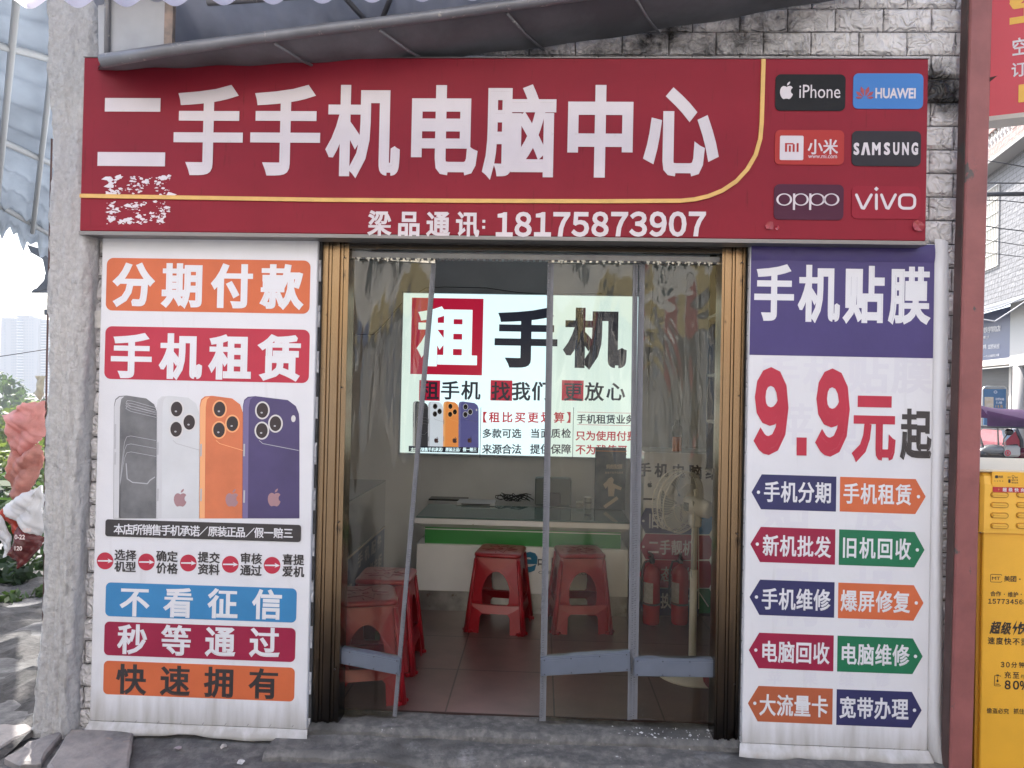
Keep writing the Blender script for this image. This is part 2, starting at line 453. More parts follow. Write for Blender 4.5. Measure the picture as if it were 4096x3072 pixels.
# ------------------------------------------------------------------ the shop building
WX0, WX1, WTOP = -2.18, 1.80, 3.75
DX0, DX1, DZ = -0.99, 0.885, 2.165          # door opening
bld = thing('shop_building', 'single storey shop building clad in pale embossed brick tiles around a wide doorway', 'building', (0, 1.4, 0))
m = MB()
for x0, x1, z0, z1 in ((WX0, DX0, -.4, WTOP), (DX1, WX1, -.4, WTOP), (DX0, DX1, DZ, WTOP)):
    m.box(x0, x1, 0.012, 0.16, z0, z1)
m.build('front_wall', GROUT, bld)
m = MB()
tw, th, g = 0.2035, 0.1015, 0.004
zrow = 2.98 - 40 * th; r = 0
while zrow < WTOP - .05:
    off = (r % 2) * tw / 2 + 0.06
    x = WX0 - tw + off
    while x < WX1:
        a, b2 = max(x + g / 2, WX0), min(x + tw - g / 2, WX1)
        segs = [(a, b2)]
        if zrow < DZ:
            segs = []
            if a < DX0: segs.append((a, min(b2, DX0)))
            if b2 > DX1: segs.append((max(a, DX1), b2))
        for a, b2 in segs:
            if b2 - a < .015: continue
            z0, z1 = zrow + g / 2, zrow + th - g / 2
            ch = 0.014; jy = random.uniform(-.002, .002)
            vs = [(a, .012, z0), (b2, .012, z0), (b2, .012, z1), (a, .012, z1)]
            vs += [(a + .002, .004, z0 + .002), (b2 - .002, .004, z0 + .002), (b2 - .002, .004, z1 - .002), (a + .002, .004, z1 - .002)]
            chx = min(ch, (b2 - a) / 3)
            vs += [(a + chx, -.006 + jy, z0 + ch), (b2 - chx, -.006 + jy, z0 + ch), (b2 - chx, -.006 + jy, z1 - ch), (a + chx, -.006 + jy, z1 - ch)]
            fs = [(8, 9, 10, 11)]
            for k in range(4):
                fs += [(k, (k + 1) % 4, (k + 1) % 4 + 4, k + 4), (k + 4, (k + 1) % 4 + 4, (k + 1) % 4 + 8, k + 8)]
            m.add(vs, fs, False)
        x += tw
    zrow += th; r += 1
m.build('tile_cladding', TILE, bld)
PLASTER = mat('grey_plaster', (.78, .79, .81), rough=0.9, var=.10, vscale=3)
CEIL = mat('ceiling_paint', (.80, .81, .83), rough=0.9)
m = MB()
m.box(WX0, WX0 + .14, .16, 2.62, -.4, WTOP); m.box(1.36, WX1, .16, 2.62, -.4, WTOP); m.box(WX0 + .14, 1.36, 2.60, 2.76, -.4, WTOP)
m.build('inner_wall', PLASTER, bld)
m = MB(); m.box(WX0 + .14, 1.36, .16, 2.6, 2.78, 2.90); m.build('ceiling', CEIL, bld)
m = MB(); m.box(WX0 - .03, WX1 + .03, -.02, 2.8, WTOP, WTOP + .12); m.build('roof', mat('roof_slab', (.3, .3, .3), rough=.9, var=.3, vscale=3), bld)
# worn stickers on the left strip of tiles
m = MB()
for a, b2, c, d in ((203, 672, 219, 708), (186, 508, 214, 522)):
    A = P(a, b2, -.012); B = P(c, d, -.012); m.prism([(A.x, A.z), (B.x, A.z + .004), (B.x - .003, B.z), (A.x + .004, B.z)], -.0125, -.012)
m.build('old_sticker', mat('paper_white', (.75, .73, .70), rough=.8, var=.2, vscale=40), bld)

# interior floor
def floor_mat():
    m = mat('floor_tile', (.18, .105, .095), rough=0.30, spec=0.4, var=.3, vscale=3.5, bump=.0006, bscale=8)
    n, l = m.node_tree.nodes, m.node_tree.links
    b = n['Principled BSDF']
    br = n.new('ShaderNodeTexBrick'); br.offset = 0; br.inputs['Scale'].default_value = 1; br.inputs['Brick Width'].default_value = .5; br.inputs['Row Height'].default_value = .5
    br.inputs['Mortar Size'].default_value = .004; br.inputs['Color1'].default_value = (1, 1, 1, 1); br.inputs['Color2'].default_value = (.8, .8, .8, 1); br.inputs['Mortar'].default_value = (.25, .25, .25, 1)
    g = n.new('ShaderNodeNewGeometry'); mp = n.new('ShaderNodeMapping'); mp.inputs['Location'].default_value = (.41, -.155, 0)
    l.new(g.outputs['Position'], mp.inputs[0]); l.new(mp.outputs[0], br.inputs['Vector'])
    mx = n.new('ShaderNodeMixRGB'); mx.blend_type = 'MULTIPLY'; mx.inputs[0].default_value = 1
    l.new(b.inputs['Base Color'].links[0].from_socket, mx.inputs[1]); l.new(br.outputs['Color'], mx.inputs[2]); l.new(mx.outputs[0], b.inputs['Base Color'])
    return m
FZ = 0.02
m = MB(); m.box(WX0 + .14, 1.36, 0.155, 2.6, -.4, FZ)
setting(m.build('floor', floor_mat()))

# ------------------------------------------------------------------ main sign
SY = -0.105
sx0, sx1, sz0, sz1 = -2.021, 1.576, 2.156, 2.914
sign = thing('shop_sign', 'long dark red sign board over the door with big white lettering and phone brand badges', 'sign', (0, SY, sz0))
m = MB(); m.rbox(sx0, sx1, SY, -.012, sz0, sz1, .004); m.build('sign_board', SIGN_RED, sign)
m = MB()
m.box(sx0 - .002, sx1 + .002, SY - .002, -.014, sz0 - .016, sz0 - .0005); m.box(sx0 - .002, sx1 + .002, SY - .001, -.014, sz1 + .0005, sz1 + .004)
m.build('sign_frame', mat('frame_grey', (.20, .19, .19), rough=.4, metal=.5), sign)
# gold line: along the bottom, round the corner and up
Yt = SY - .003
pts = [P(u_, v_, Yt) for u_, v_ in ((173, 423), (400, 427), (700, 432), (1000, 434), (1300, 435), (1470, 434))]
cpts = [P(u_, v_, Yt) for u_, v_ in ((1500, 431), (1530, 424), (1560, 412), (1590, 392), (1614, 366), (1632, 335), (1642, 300), (1645, 265), (1647, 200), (1649, 128))]
allp = pts + cpts
m = MB()
for i in range(len(allp) - 1):
    a, b2 = allp[i], allp[i + 1]
    def nrm(j):
        d = (allp[min(j + 1, len(allp) - 1)] - allp[max(j - 1, 0)]).normalized(); return Vector((-d.z, 0, d.x))
    h = .0085
    q = [a - nrm(i) * h, b2 - nrm(i + 1) * h, b2 + nrm(i + 1) * h, a + nrm(i) * h]
    m.add([(p.x, Yt - .004, p.z) for p in q] + [(p.x, Yt + .003, p.z) for p in q], [(0, 1, 2, 3), (0, 4, 5, 1), (2, 6, 7, 3)], False)
m.build('gold_trim', GOLD, sign)
m = MB()
row(m, '二手手机电脑中心', (285, 281), (1471, 284), 153, 194, SY - .003, bold=.034)
m.build('lettering', SIGN_WHITE, sign)
m = MB()
row(m, '梁品通讯', (820, 482), (1010, 484), 51, 56, SY - .003, bold=.03)
A = P(1045, 483, SY - .003)
m.prism([(A.x - .006, A.z - .022), (A.x + .006, A.z - .022), (A.x + .006, A.z - .01), (A.x - .006, A.z - .01)], SY - .0034, SY - .001)
m.prism([(A.x - .006, A.z + .004), (A.x + .006, A.z + .004), (A.x + .006, A.z + .016), (A.x - .006, A.z + .016)], SY - .0034, SY - .001)
row(m, '１８１７５８７３９０７', (1089, 484), (1506, 483), 62, 66, SY - .003, bold=.034)
m.build('lettering', SIGN_WHITE, sign)
# badges
Yb = SY - .0005
def badge(p0, p1, mt):
    b_ = MB(); b_.prism(rpx(p0, p1, Yb, r=.022), Yb - .003, Yb); return b_.build('logo_badge', mt, sign)
BK = mat('badge_black', (.012, .012, .014), rough=.55, spec=.2); DK = mat('badge_charcoal', (.03, .027, .033), rough=.55, spec=.2)
BB = mat('badge_blue', (.06, .19, .48), rough=.55, spec=.2); RR = mat('badge_red', (.40, .04, .036), rough=.55, spec=.2)
PU = mat('badge_plum', (.075, .018, .04), rough=.55, spec=.2); VR = mat('badge_sign_red', (.27, .016, .032), rough=.55, spec=.2)
YL = Yb - .0036
b1 = badge((1675, 161), (1825, 240), BK)
def apple(mb, c, s, Y):
    """bitten apple outline with a leaf; c = centre (x,z), s = height"""
    L = [(0, .30), (.10, .36), (.22, .38), (.33, .33), (.39, .26)]
    R = [(.30, .16), (.27, .05), (.30, -.08), (.41, -.17), (.36, -.30), (.27, -.43), (.17, -.49), (.08, -.46), (0, -.45), (-.08, -.46), (-.17, -.49),
         (-.27, -.43), (-.37, -.27), (-.42, -.08), (-.41, .12), (-.34, .28), (-.22, .37), (-.10, .36)]
    mb.prism([(c[0] + x * s, c[1] + z * s - .03 * s) for x, z in L + R], Y - .0005, Y)
    leaf = [(.02, .40), (.04, .52), (.12, .62), (.22, .66), (.21, .55), (.14, .45)]
    mb.prism([(c[0] + x * s, c[1] + z * s - .03 * s) for x, z in leaf], Y - .0005, Y)
m = MB(); A = P(1699, 197, YL); apple(m, (A.x, A.z), .064, YL); m.build('emblem', SIGN_WHITE, b1)
m = MB(); fitpx(m, 'iPhone', (1727, 183), (1815, 212), YL, bold=0.0); m.build('lettering', SIGN_WHITE, b1)
b2_ = badge((1843, 159), (1993, 236), BB)
m = MB(); C = P(1868, 203, YL)
for a_, ln, wd in ((-84, .030, .0055), (-52, .038, .0075), (-18, .044, .0085), (18, .044, .0085), (52, .038, .0075), (84, .030, .0055)):
    a_ = math.radians(a_); dx, dz = math.sin(a_), math.cos(a_)
    bx, bz = C.x + dx * .008, C.z - .018 + dz * .008
    pet = [(bx, bz), (bx + dx * ln * .6 + dz * wd, bz + dz * ln * .6 - dx * wd), (bx + dx * ln, bz + dz * ln), (bx + dx * ln * .6 - dz * wd, bz + dz * ln * .6 + dx * wd)]
    m.prism(pet, YL - .0005, YL)
m.build('emblem', mat('emblem_red', (.30, .035, .05), rough=.4), b2_)
m = MB(); fitpx(m, 'HUAWEI', (1891, 190), (1978, 213), YL, bold=.03); m.build('lettering', SIGN_WHITE, b2_)
b3 = badge((1674, 281), (1822, 357), RR)
m = MB(); m.prism(rpx((1685, 293), (1735, 346), YL, r=.006), YL - .0005, YL); m.build('emblem', SIGN_WHITE, b3)
m = MB()
A = P(1696, 309, YL - .001); B = P(1725, 328, YL - .001); ww = B.x - A.x; hh = A.z - B.z; t_ = ww * .15
for x0_, x1_, z0_, z1_ in ((0, .15, 0, 1), (.28, .43, 0, .72), (.56, .71, 0, .88), (.85, 1, 0, 1), (.15, .62, .84, 1)):
    m.prism([(A.x + x0_ * ww, B.z + z0_ * hh), (A.x + x1_ * ww, B.z + z0_ * hh), (A.x + x1_ * ww, B.z + z1_ * hh), (A.x + x0_ * ww, B.z + z1_ * hh)], YL - .0012, YL - .0006)
m.build('emblem', RR, b3)
m = MB(); row(m, '小米', (1761, 317), (1794, 317), 33, 35, YL, bold=.022); fitpx(m, 'www.mi.com', (1746, 333), (1808, 342), YL); m.build('lettering', SIGN_WHITE, b3)
b4 = badge((1840, 283), (1988, 360), DK)
m = MB(); fitpx(m, 'S', (1844, 308), (1856, 335), YL, bold=.05)
for i_, ch in enumerate('MSUNG'):
    c_ = (1893, 1916, 1936, 1956, 1976)[i_]; hw = (9, 6.5, 6.5, 7, 7)[i_]
    fitpx(m, ch, (c_ - hw, 307.5), (c_ + hw, 335), YL, bold=.05)
m.prism(ppx([(1860, 335), (1866, 308), (1874, 308), (1880, 335), (1874, 335), (1870, 316), (1866, 335)], YL), YL - .0006, YL)
m.build('lettering', SIGN_WHITE, b4)
b5 = badge((1672, 398), (1821, 476), PU)
m = MB()
def ring(mb, c, rx, rz, wx, wz, Y, a0=0, a1=360, n=36):
    o_ = []; i_ = []
    for k in range(n + 1):
        a = math.radians(a0 + (a1 - a0) * k / n); o_.append((c[0] + rx * math.cos(a), Y, c[1] + rz * math.sin(a))); i_.append((c[0] + (rx - wx) * math.cos(a), Y, c[1] + (rz - wz) * math.sin(a)))
    mb.add(o_ + i_, [(k, k + 1, n + 2 + k, n + 1 + k) for k in range(n)], False)
pm = (P(1780, 430, YL) - P(1680, 430, YL)).x / 100
for c_, st in ((1694, None), (1730, -16), (1765, -16), (1796, None)):
    A = P(c_, 431, YL); ring(m, (A.x, A.z), 17 * pm, 13.5 * pm, 4.5 * pm, 2.2 * pm, YL - .0004)
    if st: m.prism([(A.x - 17 * pm, A.z - 23 * pm), (A.x - 12.5 * pm, A.z - 23 * pm), (A.x - 12.5 * pm, A.z + 13 * pm), (A.x - 17 * pm, A.z + 13 * pm)], YL - .0009, YL)
m.build('lettering', SIGN_WHITE, b5)
b6 = badge((1840, 402), (1987, 474), VR)
m = MB()
def stroke(mb, pts, wdt, Y, dy0=.0004):
    for i in range(len(pts) - 1):
        dy = dy0 + .00003 * (2 * i % 14)
        a, b_ = Vector((*pts[i], 0)), Vector((*pts[i + 1], 0)); d = (b_ - a).normalized(); nn = Vector((-d.y, d.x, 0)) * wdt / 2
        if (b_ - a).length < 1e-6: continue
        q = [a - nn, b_ - nn, b_ + nn, a + nn]; mb.add([(p.x, Y - dy, p.y) for p in q], [(0, 1, 2, 3)], False)
        mb.add([(x, Y - dy - .000015, z) for x, z in circ(pts[i][0], pts[i][1], wdt / 2, 10)], [tuple(range(10))], False)
    mb.add([(x, Y - dy - .00048, z) for x, z in circ(pts[-1][0], pts[-1][1], wdt / 2, 10)], [tuple(range(10))], False)
for q in ([(1850, 421), (1862, 449), (1866, 450), (1882, 421)], [(1893, 421), (1893, 451)], [(1904, 421), (1915, 449), (1919, 450), (1934, 421)]):
    stroke(m, ppx(q, YL), 6 * pm, YL)
A = P(1893, 408, YL); m.prism([(A.x - 5 * pm, A.z), (A.x, A.z + 5 * pm), (A.x + 5 * pm, A.z), (A.x, A.z - 5 * pm)], YL - .0006, YL)
q = rrect(*[P(1943, 421, YL).x, P(1976, 421, YL).x, P(1960, 450, YL).z, P(1960, 421, YL).z], .019); stroke(m, q + q[:1], 6 * pm, YL)
m.build('lettering', SIGN_WHITE, b6)
# torn bits of glue and red tape on the board
SCRAP = mat('torn_paper', (.72, .66, .70), rough=.8)
m = MB()
for i in range(620):
    cu, cv = random.uniform(230, 368), random.uniform(380, 484)
    edge = min(cu - 230, 368 - cu, cv - 380, 484 - cv) < 16
    if 424 < cv < 436 or math.sin(cu * .13 + 1) + math.sin(cv * .17 + cu * .05) + (.9 if edge else 0) + random.uniform(-.5, .5) < 0: continue
    A = P(cu, cv, SY - .0008); r_ = abs(random.gauss(0, 1)) * .0042 * (1.3 if edge else 1) + .001
    k = random.randint(4, 7); a0 = random.random() * 6
    m.add([(A.x + r_ * random.uniform(.5, 2.0) * math.cos(a0 + 6.283 * j / k), SY - .0008 - .000004 * i, A.z + r_ * random.uniform(.3, 1.0) * math.sin(a0 + 6.283 * j / k)) for j in range(k)], [tuple(range(k))], False)
m.build('glue_residue', SCRAP, sign)
TAPE = mat('red_tape', (.30, .025, .04), rough=.22)
for cx_, cy_, s_ in ((1662, 488, 11), (1678, 492, 6), (1980, 488, 15)):
    m = MB(); A = P(cx_, cy_, SY); q = s_ * pm
    ring_ = [Vector((A.x + q * random.uniform(.6, 1.15) * math.cos(6.283 * j / 8), SY - random.uniform(.001, .010), A.z + q * random.uniform(.6, 1.1) * math.sin(6.283 * j / 8))) for j in range(8)]
    m.add([Vector((A.x, SY - .007, A.z))] + ring_, [(0, j + 1, (j + 1) % 8 + 1) for j in range(8)], False)
    m.build('tape_scrap', TAPE, sign)

# ------------------------------------------------------------------ left poster
PY = -0.030
def sheet(mb, x0, x1, z0, z1, y, depth):
    mb.rbox(x0, x1, y, y + depth, z0, z1, .004)
lp = thing('shop_poster', 'tall white banner left of the door listing instalment and phone rental offers', 'poster', (-1.48, PY, 0))
lx0, lx1, lz0, lz1 = -1.966, -.9935, .002, 2.144
m = MB(); sheet(m, lx0, lx1, lz0, lz1, PY, .026); m.build('banner_sheet', VINYL, lp)
Y1, Y2 = PY - .0002, PY - .0016
def panel(parent, p0, p1, mt, conv, r=.03, name='printed_panel', Y=Y1):
    b_ = MB(); b_.prism(rpx(p0, p1, Y, conv, r), Y - .0008, Y); return b_.build(name, mt, parent)
def words(parent, mt, rows, conv, Y=Y2, bold=.03, name='lettering'):
    for s, a, b, ew, eh in rows:
        b_ = MB(); row(b_, s, a, b, ew, eh, Y, conv, bold); o_ = b_.build(name, mt, parent)
    return o_
p_ = panel(lp, (646, 198), (1866, 536), ORANGE, za); words(p_, INKWHITE, [('分期付款', (806, 358), (1700, 372), 248, 262)], za, bold=.042)
p_ = panel(lp, (637, 610), (1862, 954), RED, za); words(p_, INKWHITE, [('手机租赁', (792, 788), (1690, 800), 250, 268)], za, bold=.042)
# printed phones
STONE = mat('print_graphite', (.10, .10, .11), rough=.45, var=.5, vscale=6, col2=(.20, .20, .21))
SILVER = mat('print_silver', (.62, .63, .66), rough=.45, var=.12, vscale=4)
CORAL = mat('print_orange', (.68, .19, .08), rough=.45, var=.25, vscale=3)
INDIGO = mat('print_indigo', (.075, .055, .16), rough=.45, var=.3, vscale=3)
EDGEG = mat('print_edge_grey', (.55, .55, .58), rough=.45); EDGEO = mat('print_edge_orange', (.80, .38, .18), rough=.45); EDGEI = mat('print_edge_indigo', (.16, .13, .27), rough=.45)
LENS = mat('print_lens', (.03, .018, .02), rough=.35); LENSRING = mat('print_lens_ring', (.62, .60, .60), rough=.4)
LINE = mat('print_line', (.42, .42, .45), rough=.4)
def phones(parent, conv, Y, kw):
    """four phone backs in the coordinates of the left-poster crop"""
    q = (P(*conv((200, 0)), Y) - P(*conv((100, 0)), Y)).x / 100
    def ph(x0, x1, zt0, zt1, ztr, body, edge, lens, slot):
        bot = 1770
        o_ = [(x0, zt0 + 60), (x0 + 8, zt0 + 22), (x0 + 30, zt0 + 4), (x0 + 75, zt0), (x1 - 70, zt1 - 14), (x1 - 22, zt1 + 22), (x1 - 3, ztr + 60), (x1, ztr + 110), (x1, bot), (x0 - 4, bot)]
        b_ = MB(); b_.cur = 0; b_.prism(ppx(o_, Y, conv), Y - .0005, Y)
        b_.cur = 1
        e_ = [(x0 + 2, zt0 + 66), (x0 + 12, zt0 + 28), (x0 + 34, zt0 + 10), (x0 + 62, zt0 + 6), (x0 + 44, zt0 + 22), (x0 + 36, zt0 + 70), (x0 + 30, bot - 2), (x0 - 2, bot - 2)]
        b_.add([(x, Y - .0008, z) for x, z in ppx(e_, Y, conv)], [tuple(range(len(e_)))], False)
        for zz in slot: b_.cur = 2; b_.add([(x, Y - .0010, z) for x, z in ppx([(x0 + 4, zz), (x0 + 14, zz), (x0 + 12, zz + 75), (x0 + 2, zz + 75)], Y, conv)], [(0, 1, 2, 3)], False)
        o2 = b_.build('phone_picture', [body, edge, LINE], parent)
        if lens:
            b_ = MB()
            for cx, cz in lens:
                b_.cur = 0; b_.add([(x, Y - .0011, z) for x, z in [(p[0], p[1]) for p in circ(*ppx([(cx, cz)], Y, conv)[0], 43 * q, 26, 52 * q)]], [tuple(range(26))], False)
                b_.cur = 1; b_.add([(x, Y - .0014, z) for x, z in [(p[0], p[1]) for p in circ(*ppx([(cx, cz)], Y, conv)[0], 34 * q, 26, 43 * q)]], [tuple(range(26))], False)
                b_.cur = 2; b_.add([(x, Y - .0017, z) for x, z in circ(*ppx([(cx - 4, cz + 14)], Y, conv)[0], 7 * q, 10, 5 * q)], [tuple(range(10))], False)
            b_.build('camera_lens', [LENSRING if body is not CORAL else EDGEO, LENS, LINE], o2)
            b_ = MB(); stroke(b_, ppx([(x0 + 100, 1300), (x0 + 120, 1318), (x1 - 4, ztr + 282)], Y, conv), 3.5 * q, Y, .0009); b_.build('camera_bar_edge', EDGEO if body is CORAL else LINE, o2)
        return o2
    o1 = ph(688, 952, 1028, 1060, 1075, STONE, EDGEG, None, (1200, 1275, 1370))
    b_ = MB()
    for off in (0, 16, 32):
        stroke(b_, ppx([(950, 1100 + off + 5), (800, 1062 + off), (768, 1058 + off), (760, 1075 + off), (790, 1092 + off), (950, 1130 + off)], Y, conv), 2.5 * q, Y, .0012)
        stroke(b_, ppx([(942, 1300 + 3 * off), (790, 1272 + 3 * off), (765, 1278 + 3 * off), (752, 1310 + 3 * off), (738, 1420 + 2 * off), (726, 1540 + off), (722, 1765)], Y, conv), 2.5 * q, Y, .0012)
    stroke(b_, ppx([(762, 1440), (768, 1530), (800, 1552), (890, 1560), (905, 1540), (935, 1520)], Y, conv), 6 * q, Y, .0014)
    b_.build('coil_line', LINE, o1)
    ph(945, 1205, 1030, 1055, 1075, SILVER, EDGEG, [(1066, 1110), (1142, 1190), (1063, 1232)], (1310, 1590))
    ph(1205, 1470, 1030, 1060, 1078, CORAL, EDGEO, [(1325, 1110), (1402, 1198), (1322, 1236)], (1320, 1590))
    o4 = ph(1465, 1806, 1032, 1070, 1078, INDIGO, EDGEI, [(1583, 1118), (1662, 1198), (1580, 1240)], (1320, 1600))
    b_ = MB(); b_.add([(x, Y - .0012, z) for x, z in circ(*ppx([(1770, 1168)], Y, conv)[0], 13 * q, 16, 20 * q)], [tuple(range(16))], False); b_.build('flash', LENSRING, o4)
    b_ = MB()
    for cx, cz in ((1088, 1650), (1400, 1650), (1655, 1648)):
        A_ = ppx([(cx, cz)], Y, conv)[0]; apple(b_, A_, 90 * q, Y - .0009)
    b_.build('emblem', mat('print_emblem', (.35, .20, .22), rough=.4), o4)
phones(lp, za, PY - .0004, None)
p_ = panel(lp, (637, 158), (1814, 296), INKBLACK, zb, r=.012, name='caption_bar', Y=PY - .0028)
words(p_, INKWHITE, [('本店所销售手机承诺', (716, 217), (1174, 229), 63, 66), ('／', (1226, 230), (1226, 230), 56, 58), ('原装正品', (1284, 231), (1451, 236), 60, 64),
                     ('／', (1508, 238), (1508, 238), 56, 58), ('假一赔三', (1562, 239), (1738, 242), 60, 64)], zb, Y=PY - .0042, bold=.02)
for cx, cz in ((634, 409), (883, 416), (1136, 422), (1389, 430), (1641, 436)):
    A = P(*zb((cx, cz)), Y1); q = (P(*zb((cx + 50, cz)), Y1) - A).x
    m = MB(); m.prism(circ(A.x, A.z, q, 32), Y1 - .0008, Y1); o_ = m.build('step_arrow', RED, lp)
    m = MB(); m.prism(ppx([(cx - 44, cz - 4), (cx + 22, cz - 4), (cx + 15, cz - 14), (cx + 48, cz + 2), (cx + 15, cz + 14), (cx + 22, cz + 5), (cx - 44, cz + 4)], Y2, zb), Y2 - .0005, Y2); m.build('arrow', INKWHITE, o_)
words(lp, INKBLACK, [('选择', (723, 373), (790, 376), 66, 66), ('机型', (723, 443), (788, 446), 66, 64), ('确定', (974, 380), (1040, 383), 66, 66), ('价格', (974, 452), (1040, 455), 66, 66),
                     ('提交', (1226, 387), (1294, 391), 66, 66), ('资料', (1226, 459), (1292, 462), 66, 66), ('审核', (1481, 393), (1548, 397), 66, 66), ('通过', (1481, 465), (1546, 468), 66, 66),
                     ('喜提', (1735, 400), (1802, 403), 66, 66), ('爱机', (1735, 472), (1802, 475), 66, 66)], zb)
p_ = panel(lp, (640, 538), (1786, 782), BLUE, zb, .022); words(p_, INKWHITE, [('不看征信', (812, 655), (1612, 672), 182, 180)], zb, bold=.028)
p_ = panel(lp, (632, 774), (1779, 1020), CRIMSON, zb, .022); words(p_, INKWHITE, [('秒等通过', (799, 882), (1595, 902), 182, 182)], zb, bold=.028)
p_ = panel(lp, (627, 1010), (1774, 1258), ORANGE, zb, .022); words(p_, INKBLACK, [('快速拥有', (791, 1123), (1590, 1150), 182, 182)], zb, bold=.028)
m = MB()
for i in range(9):
    A = P(*zb((680 + i * 135, 1372 + i * 4)), Y1); m.tube([(A.x, Y1 - .001, A.z - .006), (A.x + .008, Y1 - .002, A.z + .004)], .0008, 4)
m.build('staple', DARKMETAL, lp)
def flap(parent, x0, x1, ztop, y, drop, out, seed):
    rn = random.Random(seed); ph_ = [rn.uniform(0, 6) for _ in range(5)]
    def fn(u_, t):
        wv = math.sin(u_ * 7 + ph_[0]) + .6 * math.sin(u_ * 17 + ph_[1]) + .3 * math.sin(u_ * 33 + ph_[2])
        s_ = t * t * (3 - 2 * t)
        return Vector((x0 + (x1 - x0) * u_ + (u_ - .5) * .03 * t, y - .001 - out * s_ * (1 + .25 * wv) - .006 * math.sin(t * 3.1) * (1 + .5 * wv), ztop - drop * t * (1 + .12 * wv * t) ))
    b_ = MB(); b_.grid(fn, 48, 10)
    def fn2(u_, t): v_ = fn(u_, t); return Vector((v_.x, v_.y + .003, v_.z - .001))
    return b_.build('bottom_flap', VINYL, parent)
flap(lp, lx0 + .004, lx1 + .004, .004, PY, .046, .020, 3)

# ------------------------------------------------------------------ right poster
rp = thing('shop_poster', 'tall banner right of the door with purple heading and large red 9.9 price', 'poster', (1.27, PY, 0))
rx0, rx1, rz0, rz1 = .8825, 1.655, .022, 2.161
m = MB(); sheet(m, rx0, rx1, rz0, rz1, PY, .026); m.build('banner_sheet', VINYL, rp)
A = P(*zc((158, 102)), Y1); B = P(*zc((1252, 804)), Y1)
m = MB(); m.prism([(rx0 + .003, rz1 - .002), (rx1 - .003, rz1 - .004), (rx1 - .003, B.z), (rx0 + .003, B.z)], Y1 - .0008, Y1); p_ = m.build('printed_panel', PURPLE, rp)
words(p_, INKWHITE, [('手机贴膜', (296, 408), (1112, 424), 246, 352)], zc, bold=.036)
# sagging folds at the stapled top edge
def sag(u_, t):
    e = 0
    for c_ in (.12, .24, .41, .59, .79, .98): e += max(0, 1 - abs(u_ - c_) / .075) ** 2
    d = (1 - t) ** 2
    return Vector((rx0 + .0032 + (rx1 - rx0 - .0064) * u_, Y1 - .0009 - .008 * math.sin(t * math.pi) ** 1 * (1 - .8 * e) - .0015, rz1 - .004 - .010 * (1 - e) * (1 - t) * 0 - .075 * t))
m = MB(); m.grid(sag, 60, 8); m.build('top_fold', PURPLE, p_)
STEP_D[0] = .0000022
words(rp, GHOST, [('手机贴膜', (330, 895), (1130, 905), 250, 230), ('苹果', (420, 1200), (700, 1290), 230, 260)], zc, Y=PY - .0001, bold=.03, name='ghost_lettering')
words(rp, GHOST, [('贴膜', (370, 70), (930, 85), 290, 330), ('刷机', (430, 620), (900, 630), 290, 380), ('苹果维修', (300, 1115), (950, 1125), 90, 90)], zd, Y=PY - .0001, bold=.03, name='ghost_lettering')
STEP_D[0] = .000007
m = MB()
for ch, x0_, x1_, y0_, y1_ in (('９', 184, 378, 856, 1390), ('９', 555, 748, 864, 1400), ('元', 776, 1026, 1028, 1430)):
    fitpx(m, ch, (x0_, y0_), (x1_, y1_), Y2, zc, bold=.055 if ch == '９' else .045)
m.prism(ppx([(432, 1281), (493, 1282), (492, 1391), (432, 1390)], Y2, zc), Y2 - .0005, Y2)
m.build('price_figure', RED, rp)
m = MB(); fitpx(m, '起', (1060, 1106), (1244, 1418), Y2, zc, bold=.035); m.build('lettering', INKBLACK, rp)
def tagsh(mt, tip, xs, ys, text, tc, em, left):
    if left: o_ = [tip, (xs[0], ys[0]), (xs[1], ys[1]), (xs[1] - 3, ys[2]), (xs[0] - 5, ys[3])]
    else: o_ = [tip, (xs[1] - 3, ys[2]), (xs[0] - 3, ys[3]), (xs[0], ys[0]), (xs[1], ys[1])]
    b_ = MB(); b_.prism(ppx(o_, Y1, zd), Y1 - .0008, Y1); t_ = b_.build('service_tag', mt, rp)
    words(t_, INKWHITE, [(text, tc[0], tc[1], em[0], em[1])], zd, bold=.024)
    b_ = MB(); A_ = P(*zd((tip[0] + (42 if left else -43), tip[1])), Y2); q_ = .0062 * 1.1
    b_.prism(circ(A_.x, A_.z, q_ * 1.0, 20, q_ * 1.05), Y2 - .0005, Y2); b_.build('eyelet', INKWHITE, t_)
tagsh(NAVY, (160, -5), (222, 672), (-113, -99, 112, 98), '手机分期', ((283, -8), (594, -2)), (100, 132), True)
tagsh(ORANGE, (1210, 22), (695, 1150), (-98, -84, 127, 111), '手机租赁', ((762, 2), (1078, 10)), (100, 132), False)
tagsh(CRIMSON, (153, 308), (216, 666), (204, 219, 432, 416), '新机批发', ((276, 316), (590, 325)), (100, 134), True)
tagsh(GREEN, (1203, 343), (689, 1144), (219, 235, 449, 433), '旧机回收', ((752, 328), (1073, 338)), (98, 134), False)
tagsh(NAVY, (148, 627), (212, 661), (522, 538, 752, 735), '手机维修', ((270, 638), (585, 645)), (102, 136), True)
tagsh(ORANGE, (1197, 663), (684, 1139), (540, 556, 770, 754), '爆屏修复', ((747, 649), (1066, 658)), (102, 136), False)
tagsh(CRIMSON, (144, 947), (207, 656), (842, 859, 1075, 1056), '电脑回收', ((266, 956), (580, 966)), (102, 136), True)
tagsh(GREEN, (1192, 985), (679, 1133), (860, 877, 1092, 1076), '电脑维修', ((745, 971), (1061, 979)), (102, 136), False)
tagsh(BROWN, (138, 1268), (202, 650), (1163, 1180, 1396, 1377), '大流量卡', ((257, 1278), (572, 1287)), (102, 136), True)
